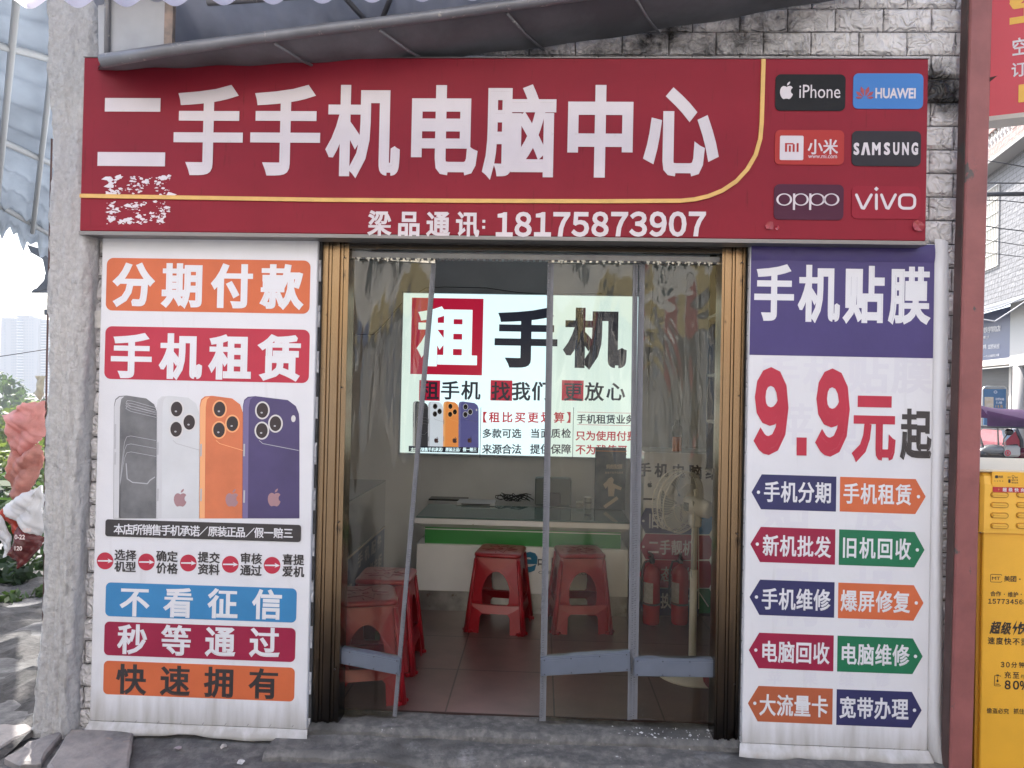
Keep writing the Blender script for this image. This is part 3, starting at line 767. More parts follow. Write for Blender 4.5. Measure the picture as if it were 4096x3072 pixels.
tagsh(NAVY, (1186, 1310), (674, 1127), (1183, 1199, 1416, 1398), '宽带办理', ((740, 1293), (1056, 1303)), (102, 136), False)
flap(rp, rx0 - .008, rx1 + .004, .024, PY, .056, .020, 8)
m = MB()
for i in range(8): A = P(*zd((110 + i * 150, 1516 + i * 5)), Y1); m.tube([(A.x, Y1 - .001, A.z - .004), (A.x + .009, Y1 - .002, A.z + .004)], .0008, 4)
for i in range(6): A = P(*zc((290 + i * 180, 114 + i * 2)), Y1); m.tube([(A.x, Y1 - .012, A.z + .002), (A.x + .009, Y1 - .013, A.z + .004)], .0011, 4)
m.build('staple', STEEL, rp)
# spare banner cloth folded back past the right edge
def side(u_, t):
    z = 2.185 - 2.20 * t
    return Vector((rx1 + .004 + (.062 + .006 * math.sin(t * 9)) * u_, PY + .012 + .010 * u_ * u_ - .014 * math.sin(u_ * 3.14) - (.05 * u_ * max(0, t - .93) * 14), z - .01 * u_))
m = MB(); m.grid(side, 6, 40); m.build('side_flap', VINYL, rp)

# ------------------------------------------------------------------ door frame, rail
def rib_profile(x0, x1, n, y, dep):
    pts = [(x0, y + .10), (x0, y)]
    return pts
def door_jamb(x0, x1, lab):
    t = thing('door_jamb', lab, 'door frame', ((x0 + x1) / 2, .02, 0))
    m = MB(); n = 9; wd = (x1 - x0)
    prof = []
    for i in range(n):
        a = x0 + wd * i / n; b = x0 + wd * (i + 1) / n
        wide = i in (1, 5)
        dy = (0.0, -.004, .006, .012, .004, -.006, .008, .014, .002)[i]
        prof += [(a, .02 + dy), (b - .0015, .02 + dy), (b - .0008, .028 + dy)]
    prof += [(x1, .12), (x0, .12)]
    z0, z1 = -.03, DZ - .005
    k = len(prof)
    vs = [(x, y, z0) for x, y in prof] + [(x, y, z1) for x, y in prof]
    m.add(vs, [(i, (i + 1) % k, (i + 1) % k + k, i + k) for i in range(k)] + [tuple(range(k))[::-1], tuple(range(k, 2 * k))], False)
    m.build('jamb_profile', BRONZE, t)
    m = MB()
    for z in (.25, .9, 1.5, 2.08): m.lathe([(.004, 0), (.003, .002)], T=Matrix.Translation((x0 + wd * .82, .0215, z)) @ Matrix.Rotation(math.pi / 2, 4, 'X'), n=8)
    m.build('rivet', DARKMETAL, t)
    return t
door_jamb(-.985, -.868, 'ribbed bronze aluminium door jamb on the left of the doorway')
door_jamb(.776, .880, 'ribbed bronze aluminium door jamb on the right of the doorway')
lt = thing('door_lintel', 'bronze and aluminium lintel strip across the doorway under the red sign', 'door frame', (0, .02, 2.12))
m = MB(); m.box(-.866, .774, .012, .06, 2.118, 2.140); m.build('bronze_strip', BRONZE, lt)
m = MB(); m.box(-.866, .774, .005, .06, 2.1405, 2.160); m.build('aluminium_strip', STEEL, lt)
# curtain rail with hooks
A = P(760, 541, .075); B = P(1562, 549, .075)
rail = thing('curtain_rail', 'white toothed curtain rail with small plastic hooks above the doorway', 'curtain rail', (0, .075, 2.07))
m = MB(); m.box(-.866, .774, .062, .11, 2.088, 2.112)
m.build('rail_body', mat('rail_white', (.36, .36, .36), rough=.45, var=.2, vscale=15), rail)
m = MB()
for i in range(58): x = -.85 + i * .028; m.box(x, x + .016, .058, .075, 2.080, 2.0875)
m.build('rail_tooth', mat('rail_dark_plastic', (.10, .10, .11), rough=.5), rail)  # teeth in darker plastic than the rail body
HOOK = mat('hook_plastic', (.72, .70, .62), rough=.4)
hk = []
for u_ in (775, 797, 818, 838, 860, 882, 905, 927, 1214, 1260, 1305, 1340, 1400, 1422, 1444, 1466, 1488, 1510, 1532):
    x = P(u_, 552, .055).x
    m = MB(); m.box(x - .008, x + .008, .050, .0575, 2.081, 2.087); m.box(x - .003, x + .003, .050, .0575, 2.070, 2.081); m.build('hook', HOOK, rail)

# ------------------------------------------------------------------ soft plastic door curtains
PVC = film('clear_pvc', (.80, .765, .66), wav=.022, wscale=(5, 5, .7), refl=1.4, haze=.02, hazecol=(.55, .50, .40, 1), rough=.02)
PVC2 = film('clear_pvc_crumpled', (.76, .72, .61), wav=.032, wscale=(4.5, 4.5, 1.2), refl=1.4, haze=.022, hazecol=(.55, .50, .40, 1), rough=.02)
ZIP = mat('grey_rubber_strip', (.17, .175, .20), rough=.5, var=.15, vscale=12)
BAR = mat('grey_blue_plastic', (.13, .15, .195), rough=.38, var=.12, vscale=9)
TOPBAR = stain(mat('galvanised_bar', (.66, .64, .60), rough=.3, metal=.8, var=.2, vscale=20), (.25, .20, .15), 40, .62, .08)
CY = .085
def curtain(lab, tl, tr, bl, br, film_m, edges, bar, topbar, seed, amp=.012):
    rn = random.Random(seed); ph = [rn.uniform(0, 6.28) for _ in range(6)]
    TL, TR, BL, BR = [P(*q, CY) for q in (tl, tr, bl, br)]
    t = thing('door_curtain', lab, 'curtain', ((TL.x + TR.x) / 2, CY, BL.z))
    def at(u_, v_):                                     # v up
        b_ = BL.lerp(BR, u_); a_ = TL.lerp(TR, u_); q = b_.lerp(a_, v_)
        e = math.sin(math.pi * min(1, max(0, u_)))
        dy = amp * e * (math.sin(u_ * 9 + ph[0] + 1.2 * math.sin(v_ * 3 + ph[1])) + .5 * math.sin(u_ * 19 + ph[2] + v_ * 2.5) + .5 * math.sin(v_ * 5 + ph[3]))
        return Vector((q.x, q.y + dy * (1 - .9 * v_ ** 6), q.z + .004 * math.sin(u_ * 8 + ph[4]) * (1 - v_) ** 8))
    m = MB(); m.grid(lambda a, b: at(a, b), 24, 60); m.build('clear_sheet', film_m, t)
    for u0, u1, cut in edges:
        m = MB(); n = 190
        sgn = 1 if u1 > u0 else -1
        m.grid(lambda a, b: at(u0 + (u1 - u0) * a, b) + Vector((0, -.004, 0)), 2, 40)
        m.grid(lambda a, b: at(u0 + (u1 - u0) * a, b) + Vector((0, .003, 0)), 2, 40)
        o_ = m.build('magnet_strip', ZIP, t)
        m = MB()
        lo_, hi_ = (u0 + (u1 - u0) * .52, u1)
        for i in range(n):
            v0 = .004 + (i + .15) / n * .992; v1 = v0 + .62 / n
            a_, b_, c_, d_ = at(lo_, v0), at(hi_, v0), at(hi_, v1), at(lo_, v1)
            q = [a_, b_, c_, d_]
            m.add([(p.x, p.y - .0105, p.z) for p in q] + [(p.x, p.y - .0035, p.z) for p in q], [(0, 1, 2, 3), (3, 2, 6, 7), (0, 4, 5, 1), (0, 3, 7, 4), (1, 5, 6, 2)], False)
        m.build('strip_rib', ZIP, o_)
    # cross bar near the bottom
    q = [P(*p, CY - .03) for p in bar]                   # tl, tr, br, bl
    def slab(mb, ins, y0, y1):
        c = (q[0] + q[1] + q[2] + q[3]) / 4
        pts = []
        for p in q:
            d = p - c; l_ = Vector((d.x - math.copysign(ins, d.x), 0, d.z - math.copysign(ins, d.z))); pts.append((c.x + l_.x, c.z + l_.z))
        mb.prism(pts, y0, y1)
    m = MB(); slab(m, 0, CY - .028, CY + .012); slab(m, .004, CY - .033, CY - .0275)
    o_ = m.build('magnet_bar', BAR, t)
    m = MB(); slab(m, .011, CY - .0345, CY - .0325); m.build('bar_face', BAR, o_)
    m = MB()
    for k in (.04, .34, .66, .96):
        for e in (.12, .88):
            p = q[0].lerp(q[1], k).lerp(q[3].lerp(q[2], k), e)
            m.lathe([(.0032, 0), (.0026, .002)], T=Matrix.Translation((p.x, CY - .0335, p.z)) @ Matrix.Rotation(math.pi / 2, 4, 'X'), n=8)
    m.build('bar_screw', DARKMETAL, o_)
    q2 = [P(*p, CY - .012) for p in topbar]
    m = MB(); m.prism([(p.x, p.z) for p in q2], CY - .016, CY - .006); o_ = m.build('top_bar', TOPBAR, t)
    m = MB()
    for k in (.03, .26, .5, .74, .97):
        p = q2[0].lerp(q2[1], k).lerp(q2[3].lerp(q2[2], k), .5)
        m.lathe([(.0034, 0), (.0026, .002)], T=Matrix.Translation((p.x, CY - .0165, p.z)) @ Matrix.Rotation(math.pi / 2, 4, 'X'), n=8)
    m.build('bar_screw', DARKMETAL, o_)
    return t
curtain('clear plastic door curtain hanging skewed at the left side of the doorway, pulled aside', (742, 552), (944, 560), (700, 1545), (857, 1549), PVC, [(.945, 1.0, 0)],
        [(700, 1394), (864, 1424), (863, 1459), (700, 1427)], [(752, 541), (940, 555), (940, 569), (752, 557)], 4)
curtain('clear plastic door curtain hanging straight in the middle of the doorway before a red stool', (1183, 563), (1378, 563), (1165, 1557), (1366, 1556), PVC, [(.07, 0, 0), (.945, 1.0, 0)],
        [(1168, 1422), (1361, 1408), (1362, 1450), (1169, 1461)], [(1183, 556), (1376, 557), (1375, 568), (1184, 567)], 9)
curtain('clear plastic door curtain at the right of the doorway in front of the white fan', (1381, 563), (1568, 563), (1364, 1554), (1552, 1561), PVC2, [(.065, 0, 0)],
        [(1370, 1423), (1552, 1425), (1552, 1464), (1369, 1461)], [(1388, 556), (1560, 557), (1560, 571), (1388, 569)], 21, amp=.016)

# ------------------------------------------------------------------ interior
LBY = 2.52
lb = thing('light_box', 'glowing white phone rental light box on the rear wall of the shop', 'light box', (-.2, LBY, 1.0))
A = P(872, 633, LBY); B = P(1372, 990, LBY)
m = MB(); m.box(A.x - .012, B.x + .012, LBY + .001, 2.6, B.z - .012, A.z + .012); m.build('box_frame', mat('lightbox_frame', (.35, .36, .38), rough=.4), lb)
m = MB(); m.box(A.x, B.x, LBY - .004, LBY + .0005, B.z, A.z)
LIT = mat('lit_acrylic', (.75, .85, .85), rough=.35, emit=.33, emcol=(.74, .96, 1.0, 1))
m.build('lit_face', LIT, lb)
L1 = LBY - .0045; L2 = LBY - .0075
FILM = mat('dark_film', (.018, .020, .035), rough=.3, emit=.012, emcol=(.3, .35, .6, 1))
REDF = mat('red_film', (.40, .012, .035), rough=.3, emit=.22, emcol=(.52, .012, .05, 1))
LITW = mat('lit_lettering', (.75, .85, .85), rough=.35, emit=.33, emcol=(.74, .96, 1.0, 1))
def rect_px(mt, p0, p1, Y, par, name='printed_panel', conv=ident):
    A_ = P(*conv(p0), Y); B_ = P(*conv(p1), Y); b_ = MB(); b_.prism([(A_.x, A_.z), (B_.x, A_.z), (B_.x, B_.z), (A_.x, B_.z)], Y - .001, Y); return b_.build(name, mt, par)
p_ = rect_px(REDF, (890, 643), (1041, 811), L1, lb)
m = MB(); fitpx(m, '租', (903, 662), (1030, 793), L2, bold=.045); m.build('lettering', LITW, p_)
m = MB(); fitpx(m, '手', (1070, 664), (1203, 796), L2, bold=.045); fitpx(m, '机', (1219, 664), (1353, 797), L2, bold=.045); m.build('lettering', FILM, lb)
for c_, w_ in ((928, 22), (1083, 23), (1237, 23)): rect_px(REDF, (c_ - w_, 821), (c_ + w_, 866), L1, lb)
def lwords(rows, mt):
    b_ = MB()
    for s, a, b, e in rows: row(b_, s, a, b, e, e, L2, bold=.022)
    return b_.build('lettering', mt, lb)
lwords([('租手机', (928, 843), (1017, 843), 42), ('找我们', (1082, 845), (1169, 845), 42), ('更放心', (1238, 846), (1330, 846), 42), ('多款可选', (1052, 936), (1116, 936), 21), ('当面质检', (1156, 936), (1223, 936), 21),
        ('来源合法', (1052, 970), (1116, 970), 22), ('提供保障', (1156, 970), (1223, 970), 22), ('手机租赁业务', (1256, 905), (1362, 906), 21)], FILM)
lwords([('【租比买更划算】', (1040, 901), (1236, 902), 24), ('只为使用付费', (1254, 941), (1365, 942), 22), ('不为残值买', (1254, 971), (1344, 972), 22)], mat('red_film_letters', (.4, .012, .03), rough=.3, emit=.22, emcol=(.5, .01, .03, 1)))
m = MB()
for u_ in (1039, 1239): A = P(u_, 880, L2); B = P(u_, 989, L2); m.box(A.x - .002, A.x + .002, L2 - .0003, L2, B.z, A.z)
m.build('divider_line', FILM, lb)
m = MB()
for v_ in (890, 917): A = P(1247, v_, L2); B = P(1369, v_, L2); m.box(A.x, B.x, L2 - .0003, L2, A.z - .0015, A.z + .0015)
m.build('divider_line', REDF, lb)
# small phones on the light box (same picture, back-lit)
for nm, c in (('print_graphite', .06), ('print_silver', .38), ('print_orange', .30), ('print_indigo', .10), ('print_edge_grey', .3), ('print_edge_orange', .3), ('print_edge_indigo', .12)):
    pass
_save = (STONE, SILVER, CORAL, INDIGO, EDGEG, EDGEO, EDGEI, LENSRING)
def glow(name, c, e): return mat(name, c, rough=.35, emit=e * .6, emcol=(*c, 1))
STONE, SILVER, CORAL, INDIGO = glow('lit_graphite', (.05, .05, .055), .3), glow('lit_silver', (.60, .66, .72), .42), glow('lit_orange', (.72, .26, .07), .42), glow('lit_indigo', (.085, .085, .24), .42)
EDGEG, EDGEO, EDGEI, LENSRING = glow('lit_edge_grey', (.5, .52, .56), .4), glow('lit_edge_orange', (.75, .38, .14), .42), glow('lit_edge_indigo', (.14, .14, .30), .42), glow('lit_ring', (.5, .52, .55), .35)
cv = lambda p: (892 + (p[0] - 688) * (142 / 1118.0), 867 + (p[1] - 1030) * (100 / 740.0))
phones(lb, cv, L1, None)
STONE, SILVER, CORAL, INDIGO, EDGEG, EDGEO, EDGEI, LENSRING = _save
p_ = rect_px(FILM, (883, 963), (1033, 979), L1 - .006, lb, 'caption_bar')
m = MB(); row(m, '本店所销售手机承诺/原装正品/假一赔三', (891, 971), (1026, 971), 7.6, 9, L1 - .0085, bold=.02); m.build('lettering', LITW, p_)
# wall cable
m = MB()
pts = [P(u_, v_, 2.58) for u_, v_ in ((700, 722), (806, 723), (830, 700), (872, 650), (920, 622), (960, 620), (1050, 622), (1120, 632), (1200, 636), (1300, 634))]
m.tube(pts, .003, 6)
tag(m.build('wall_cable', DARKMETAL), 'thin black cable sagging along the rear wall above the light box', 'cable')
m = MB()
pts = [P(u_, v_, 2.58) for u_, v_ in ((1412, 560), (1410, 640), (1405, 700), (1402, 760), (1398, 850))]
m.tube(pts, .0025, 6)
tag(m.build('wall_cable', DARKMETAL), 'dark cable hanging down the rear wall right of the light box', 'cable')

# counter
WHITE = stain(mat('white_laminate', (.82, .82, .82), rough=.18, spec=.5, var=.08, vscale=3), (.38, .34, .28), 26, .68, .06)
CGREEN = mat('green_laminate', (.045, .24, .06), rough=.3)
GLASS = film('table_glass', (.62, .74, .70), refl=1.6, haze=.12, hazecol=(.25, .32, .30, 1), rough=.01)
c0, c1, cy = -.815, .60, 1.64
ctr = thing('service_counter', 'white reception counter with green band, glass top and steel kick plate', 'counter', ((c0 + c1) / 2, cy, FZ))
zt = P(1100, 1103, cy - .03).z
m = MB(); m.rbox(c0, c1, cy, cy + .5, FZ + .13, .462, .004); m.build('front_panel', WHITE, ctr)
m = MB(); m.box(c0 + .005, c1 - .005, cy + .008, cy + .49, FZ, FZ + .129); m.build('kick_plate', stain(mat('worn_steel', (.50, .49, .48), rough=.3, metal=.8, var=.4, vscale=9), (.2, .14, .1), 12, .6, .1), ctr)
m = MB(); m.box(c0 + .05, c1 - .05, cy + .03, cy + .48, .4625, .572); m.build('green_band', CGREEN, ctr)
m = MB(); m.box(c0 + .04, c1 - .05, cy + .027, cy + .0299, .556, .562); m.build('band_edge', WHITE, ctr)
m = MB()
m.add([(c0 + .045, cy + .025, .5725), (c1 - .045, cy + .025, .5725), (c1 + .01, cy - .035, .605), (c0 - .01, cy - .035, .605), (c0 - .01, cy - .035, .640), (c1 + .01, cy - .035, .640),
       (c1 + .01, cy + .51, .640), (c0 - .01, cy + .51, .640), (c1 + .01, cy + .51, .605), (c0 - .01, cy + .51, .605), (c0 + .045, cy + .47, .5725), (c1 - .045, cy + .47, .5725)],
      [(0, 1, 2, 3), (3, 2, 5, 4), (4, 5, 6, 7), (7, 6, 8, 9), (9, 8, 11, 10), (0, 3, 9, 10), (1, 11, 8, 2), (3, 4, 7, 9), (2, 8, 6, 5), (0, 10, 11, 1)], False)
m.build('counter_top', WHITE, ctr)
m = MB(); m.rbox(c0 - .005, c1 + .005, cy - .03, cy + .505, .642, .650, .002); m.build('glass_top', mat('glass_green', (.10, .16, .15), rough=.04, spec=.8), ctr)
m = MB(); CBY = cy - .0005
ORB = mat('logo_blue', (.01, .16, .30), rough=.35); ORR = mat('logo_orange', (.70, .28, .04), rough=.35)
fitpx(m, 'e', (1117, 1191), (1160, 1238), CBY, bold=.03, slant=.25); m.build('logo_lettering', ORB, ctr)
m = MB(); q = ppx([(1106, 1205), (1112, 1194), (1122, 1190), (1128, 1196), (1120, 1201), (1113, 1212)], CBY); m.prism(q, CBY - .001, CBY); m.build('logo_mark', ORB, ctr)
m = MB(); row(m, '中国电信', (1172, 1216), (1262, 1219), 25, 28, CBY, bold=.02); fitpx(m, 'CHINA TELECOM', (1163, 1233), (1278, 1243), CBY, bold=.01); m.build('logo_lettering', mat('grey_print', (.10, .10, .11), rough=.4), ctr)
ZT = .651
# things on the counter
def flat_item(name, lab, cat, p0, p1, back, h, mt, ztop=ZT, tilt=0):
    A_ = PZ(*p0, ztop); B_ = PZ(*p1, ztop)
    m_ = MB(); m_.rbox(A_.x, B_.x, (A_.y + B_.y) / 2, (A_.y + B_.y) / 2 + back, ztop, ztop + h, .003)
    return m_, A_, B_
lap = thing('laptop', 'closed silver laptop lying on the counter', 'laptop', (-.3, 1.7, ZT))
A = PZ(985, 1091, ZT); B = PZ(1070, 1093, ZT)
m = MB(); m.rbox(A.x, B.x, A.y, A.y + .20, ZT, ZT + .011, .003); m.build('base', mat('laptop_silver', (.48, .48, .50), rough=.35, metal=.6), lap)
m = MB(); m.rbox(A.x + .003, B.x - .003, A.y + .002, A.y + .198, ZT + .0115, ZT + .018, .002); m.build('lid', MATS['laptop_silver'], lap)
m = MB(); m.box(A.x + .04, B.x - .04, A.y - .002, A.y + .006, ZT + .004, ZT + .012); m.build('hinge', DARKMETAL, lap)
A = PZ(926, 1080, ZT); B = PZ(1012, 1078, ZT)
m = MB(); m.rbox(A.x, B.x, A.y - .02, A.y + .12, ZT, ZT + .012, .004)
tag(m.build('tablet', mat('black_glass', (.012, .012, .014), rough=.12)), 'flat black tablet at the left end of the counter', 'tablet')
rn = random.Random(5)
for k, (lab, mt, n_, r_) in enumerate((('tangle of black charging cables on the counter', mat('black_cable', (.015, .015, .016), rough=.5), 8, .0032), ('white charging cable under the black tangle on the counter', mat('white_cable', (.6, .6, .6), rough=.5), 3, .0026))):
    m = MB(); C0 = PZ(1108, 1082, ZT)
    for i in range(n_):
        cx, cyy = C0.x + rn.uniform(-.06, .07), C0.y + rn.uniform(-.05, .06); ra = rn.uniform(.03, .075); ph = rn.uniform(0, 6)
        m.tube([(cx + ra * 1.4 * math.cos(ph + t * .5), cyy + ra * .7 * math.sin(ph + t * .5), ZT + .006 + (0 if k else .022) * (1 + math.sin(t * .9 + ph))) for t in range(15)], r_, 5)
    m.tube([(C0.x - .06, C0.y, ZT + .01), (C0.x - .10, C0.y - .01, ZT + .05), (C0.x - .09, C0.y, ZT + .06), (C0.x - .02, C0.y, ZT + .03)], r_, 5)
    tag(m.build('cable', mt), lab, 'cable')
A = PZ(1155, 1094, ZT)
m = MB(); m.rbox(A.x, A.x + .27, A.y + .05, A.y + .14, ZT, ZT + .205, .008); t_ = thing('computer_monitor', 'small grey computer monitor seen from behind on the counter', 'monitor', (A.x, A.y, ZT))
m.build('monitor_back', mat('monitor_grey', (.13, .15, .15), rough=.5), t_)
m = MB(); m.rbox(A.x + .08, A.x + .19, A.y + .02, A.y + .048, ZT, ZT + .10, .004); m.build('stand', DARKMETAL, t_)
A = PZ(1271, 1100, ZT)
cup = thing('paper_cup', 'white paper cup standing on the counter beside a poster stand', 'cup', (A.x, A.y + .04, ZT))
m = MB(); m.lathe([(.022, 0), (.028, .075), (.030, .076), (.030, .081), (.0, .081)], (A.x, A.y + .04, ZT), 20); m.build('cup_body', mat('cup_white', (.62, .6, .56), rough=.6), cup)
m = MB(); m.lathe([(.0265, .038), (.0275, .052)], (A.x, A.y + .04, ZT), 20); m.build('print_band', mat('cup_print', (.35, .34, .33), rough=.6, var=.7, vscale=120), cup)
A = PZ(1246, 1096, ZT)
m = MB()
for i in range(4): m.box(A.x + rn.uniform(-.004, .004), A.x + .05, A.y + .03, A.y + .10, ZT + i * .008 + .0005, ZT + i * .008 + .0075)
tag(m.build('card_stack', mat('card_paper', (.55, .53, .48), rough=.8, var=.3, vscale=60)), 'little stack of white cards left of the paper cup', 'cards')
# poster stand
A = PZ(1284, 1101, ZT); B = PZ(1352, 1105, ZT); PYs = A.y + .01
zt_ = P(1284, 966, PYs).z
ps = thing('poster_stand', 'dark blue screen film poster board standing at the right end of the counter', 'poster', ((A.x + B.x) / 2, PYs, ZT))
m = MB(); m.rbox(A.x, B.x, PYs, PYs + .03, ZT, zt_, .003); m.build('board', mat('poster_blue', (.035, .05, .075), rough=.3, var=.7, vscale=9, col2=(.12, .14, .15)), ps)
m = MB(); m.box(A.x + .004, B.x - .004, PYs - .002, PYs - .0002, zt_ - .030, zt_ - .022); m.build('orange_stripe', mat('poster_orange', (.5, .2, .06), rough=.4), ps)
m = MB(); row(m, '蚂蚁贴膜', (1314, 1008), (1340, 1008), 9.5, 11, PYs - .001, bold=.02); row(m, '高清不伤手机屏幕', (1309, 1021), (1344, 1021), 4.6, 5, PYs - .001, bold=.01); m.build('lettering', mat('poster_cream', (.55, .45, .34), rough=.5), ps)
m = MB()
def blob(mb, pts): mb.prism(ppx(pts, PYs - .0005), PYs - .0015, PYs - .0005)
blob(m, [(1314, 1034), (1321, 1030), (1326, 1036), (1324, 1044), (1330, 1047), (1343, 1053), (1341, 1059), (1328, 1055), (1326, 1072), (1314, 1072), (1313, 1050), (1308, 1056), (1303, 1046), (1310, 1040)])
blob(m, [(1332, 1072), (1336, 1078), (1308, 1098), (1303, 1093)])
m.build('printed_figure', MATS['poster_cream'], ps)

# ---------------- plastic stools
STOOL = mat('red_plastic', (.28, .010, .017), rough=.28, spec=.5, var=.12, vscale=4)
def stool_panel():
    """one side of a stool: plate with an arch, a cross band and a lower opening; x across, y up (unit metres)"""
    c = bpy.data.curves.new('p', 'CURVE'); c.dimensions = '2D'; c.fill_mode = 'BOTH'; c.extrude = .0022
    def sp(pts):
        s = c.splines.new('POLY'); s.points.add(len(pts) - 1); s.use_cyclic_u = True
        for p, q in zip(s.points, pts): p.co = (q[0], q[1], 0, 1)
    H = .455
    hw = lambda z: .150 - (.150 - .112) * z / H
    sp([(-hw(0), 0), (-.078, 0), (-.074, .10), (-.062, .118), (.062, .118), (.074, .10), (.078, 0), (hw(0), 0), (hw(.2) + .006, .17), (hw(.2), .19), (hw(H), H), (-hw(H), H), (-hw(.2), .19), (-hw(.2) - .006, .17)])
    arch = [(-.066, .185), (-.058, .172), (.058, .172), (.066, .185)]
    for k in range(13):
        a = math.pi * k / 12; arch.append((.070 * math.cos(a) * (1 - .1 * math.sin(a)), .245 + .125 * math.sin(a)))
    sp(arch)
    o = bpy.data.objects.new('p', c); me = bpy.data.meshes.new_from_object(o)
    vs = [(v.co.x, v.co.y, v.co.z) for v in me.vertices]; fs = [tuple(p.vertices) for p in me.polygons]
    bpy.data.objects.remove(o); bpy.data.curves.remove(c); bpy.data.meshes.remove(me)
    return vs, fs
PV, PF = stool_panel()
stool = thing('plastic_stool', 'x', 'stool', (0, 0, 0), 'red plastic stools in the shop')
H = .455
for k in range(4):
    a = k * math.pi / 2
    m = MB(); out = []
    for x, z, d in PV:
        off = .150 - (.150 - .112) * z / H - .003 + d
        # rounded corners: pull the outer ends in
        hwz = .150 - (.150 - .112) * z / H; e = max(0, abs(x) - (hwz - .02)) / .02
        off -= .010 * e * e
        X, Y = x, -off
        out.append((X * math.cos(a) - Y * math.sin(a), X * math.sin(a) + Y * math.cos(a), z))
    m.add(out, PF, False)
    # raised ribs beside the arch and a foot at each end
    for sx in (-1, 1):
        pth = []
        for z in (.0, .15, .30, .44):
            hwz = .150 - (.150 - .112) * z / H; X, Y = sx * (hwz - .009), -(hwz - .004); pth.append((X * math.cos(a) - Y * math.sin(a), X * math.sin(a) + Y * math.cos(a), z))
        m.tube(pth, [.010, .009, .008, .007], 8)
    m.build('side_frame', STOOL, stool)
for k in range(4):
    a = k * math.pi / 2 + math.pi / 4
    m = MB(); cx, cyy = .205 * math.cos(a), .205 * math.sin(a)
    m.rbox(-.03, .03, -.012, .012, 0, .018, .004, T=Matrix.Translation((cx - .012 * math.cos(a), cyy - .012 * math.sin(a), .0)) @ Matrix.Rotation(a + math.pi / 2, 4, 'Z')); m.build('foot', STOOL, stool)
m = MB()
def top(r, z): return [(p[0], p[1], z) for p in rrect(-r, r, -r, r, .03, 5)]
lay = [top(.113, .452), top(.118, .456), top(.118, .470), top(.112, .477), top(.100, .4785)]
n_ = len(lay[0])
m.add([p for l_ in lay for p in l_], [(i * n_ + k, i * n_ + (k + 1) % n_, (i + 1) * n_ + (k + 1) % n_, (i + 1) * n_ + k) for i in range(4) for k in range(n_)] + [tuple(range(4 * n_, 5 * n_)), tuple(range(n_))[::-1]], True)
st_ = m.build('seat', STOOL, stool)
m = MB()
star = [(.085 * (1 if i % 2 == 0 else .42) * math.cos(i * math.pi / 5), .085 * (1 if i % 2 == 0 else .42) * math.sin(i * math.pi / 5), .4785) for i in range(11)]
m.tube(star, .003, 6); ci = [(.012 * math.cos(k), .012 * math.sin(k), .4785) for k in [i * .7 for i in range(10)]]; m.tube(ci, .003, 6)
for i in range(5): a = i * 1.2566 + .63; m.tube([(.05 * math.cos(a), .05 * math.sin(a), .4785), (.095 * math.cos(a + .2), .095 * math.sin(a + .2), .4785)], .002, 6)
m.build('seat_relief', mat('red_plastic_dark', (.20, .012, .016), rough=.4), st_)
SPOTS = [((-.235, 1.40), -.12, 'red plastic stool in the open gap of the doorway before the counter'), ((.262, 1.45), .12, 'red plastic stool behind the middle clear curtain before the counter'),
         ((-.835, .34), .28, 'red plastic stool nearest the left jamb behind the skewed clear curtain'), ((-.815, .72), .02, 'red plastic stool half hidden behind the front stool at the left jamb')]
for i, ((x, y), rz, lab) in enumerate(SPOTS):
    o_ = stool if i == 0 else copy_tree(stool)
    o_.location = (x, y, FZ); o_.rotation_euler = (0, 0, rz); o_.scale = (1.24, 1.24, 1.0); o_['label'] = lab

# ---------------- pedestal fan
FW = mat('fan_white', (.80, .77, .70), rough=.35)
fb = Vector((.83, .72, FZ))
fan = thing('pedestal_fan', 'white pedestal fan behind the right hand clear curtain, seen from its back', 'fan', fb)
m = MB(); m.lathe([(.19, 0), (.19, .012), (.16, .028), (.05, .04), (.03, .06), (.02, .07)], fb, 36); m.build('base', FW, fan)
hz = P(1462, 1096, fb.y).z
m = MB(); m.tube([fb + Vector((0, 0, .06)), fb + Vector((0, 0, .55))], .020, 14); m.tube([fb + Vector((0, 0, .55)), fb + Vector((0, 0, hz - .09 - FZ + 0))], .0165, 14); m.build('pole', FW, fan)
m = MB(); m.rbox(-.03, .03, -.03, .03, -.10, -.03, .008, T=Matrix.Translation(Vector((fb.x, fb.y, hz)))); m.build('neck', FW, fan)
ax = Vector((-.62, .74, .10)).normalized()           # blowing direction
HC = Vector((fb.x, fb.y, hz + .01)); 
R_ = ax.to_track_quat('Z', 'Y').to_matrix().to_4x4()
TM = Matrix.Translation(HC) @ R_
m = MB(); m.lathe([(.0001, -.105), (.03, -.103), (.044, -.09), (.048, -.05), (.048, .02), (.040, .045), (.0001, .05)], n=24, T=TM); mo = m.build('motor_housing', FW, fan)
m = MB(); m.tube([HC + Vector((0, 0, .045)), HC + Vector((0, 0, .075))], .007, 8); m.ball(HC + Vector((0, 0, .08)), .010, 6); m.build('knob', FW, mo)
q = TM @ Matrix.Rotation(math.radians(200), 4, 'Z')
def wires(mb, z0, zr, zf, R0, R1, n, flip):
    for i in range(n):
        a = 2 * math.pi * i / n
        pts = [TM @ Vector((r * math.cos(a + sw), r * math.sin(a + sw), z)) for r, z, sw in ((R0, z0, 0), (R0 + (R1 - R0) * .5, z0 + (zr - z0) * .25, .05), (R0 + (R1 - R0) * .88, z0 + (zr - z0) * .6, .09), (R1, zr, .1), (R1, zf, .1))]
        mb.tube(pts, .0011, 4, False)
    for r, z in ((R0, z0), (R0 + (R1 - R0) * .5, z0 + (zr - z0) * .25), (R1, zr), (R1, zf)):
        mb.tube([TM @ Vector((r * math.cos(a), r * math.sin(a), z)) for a in [2 * math.pi * k / 40 for k in range(41)]], .0018 if r < R1 else .0034, 5, False)
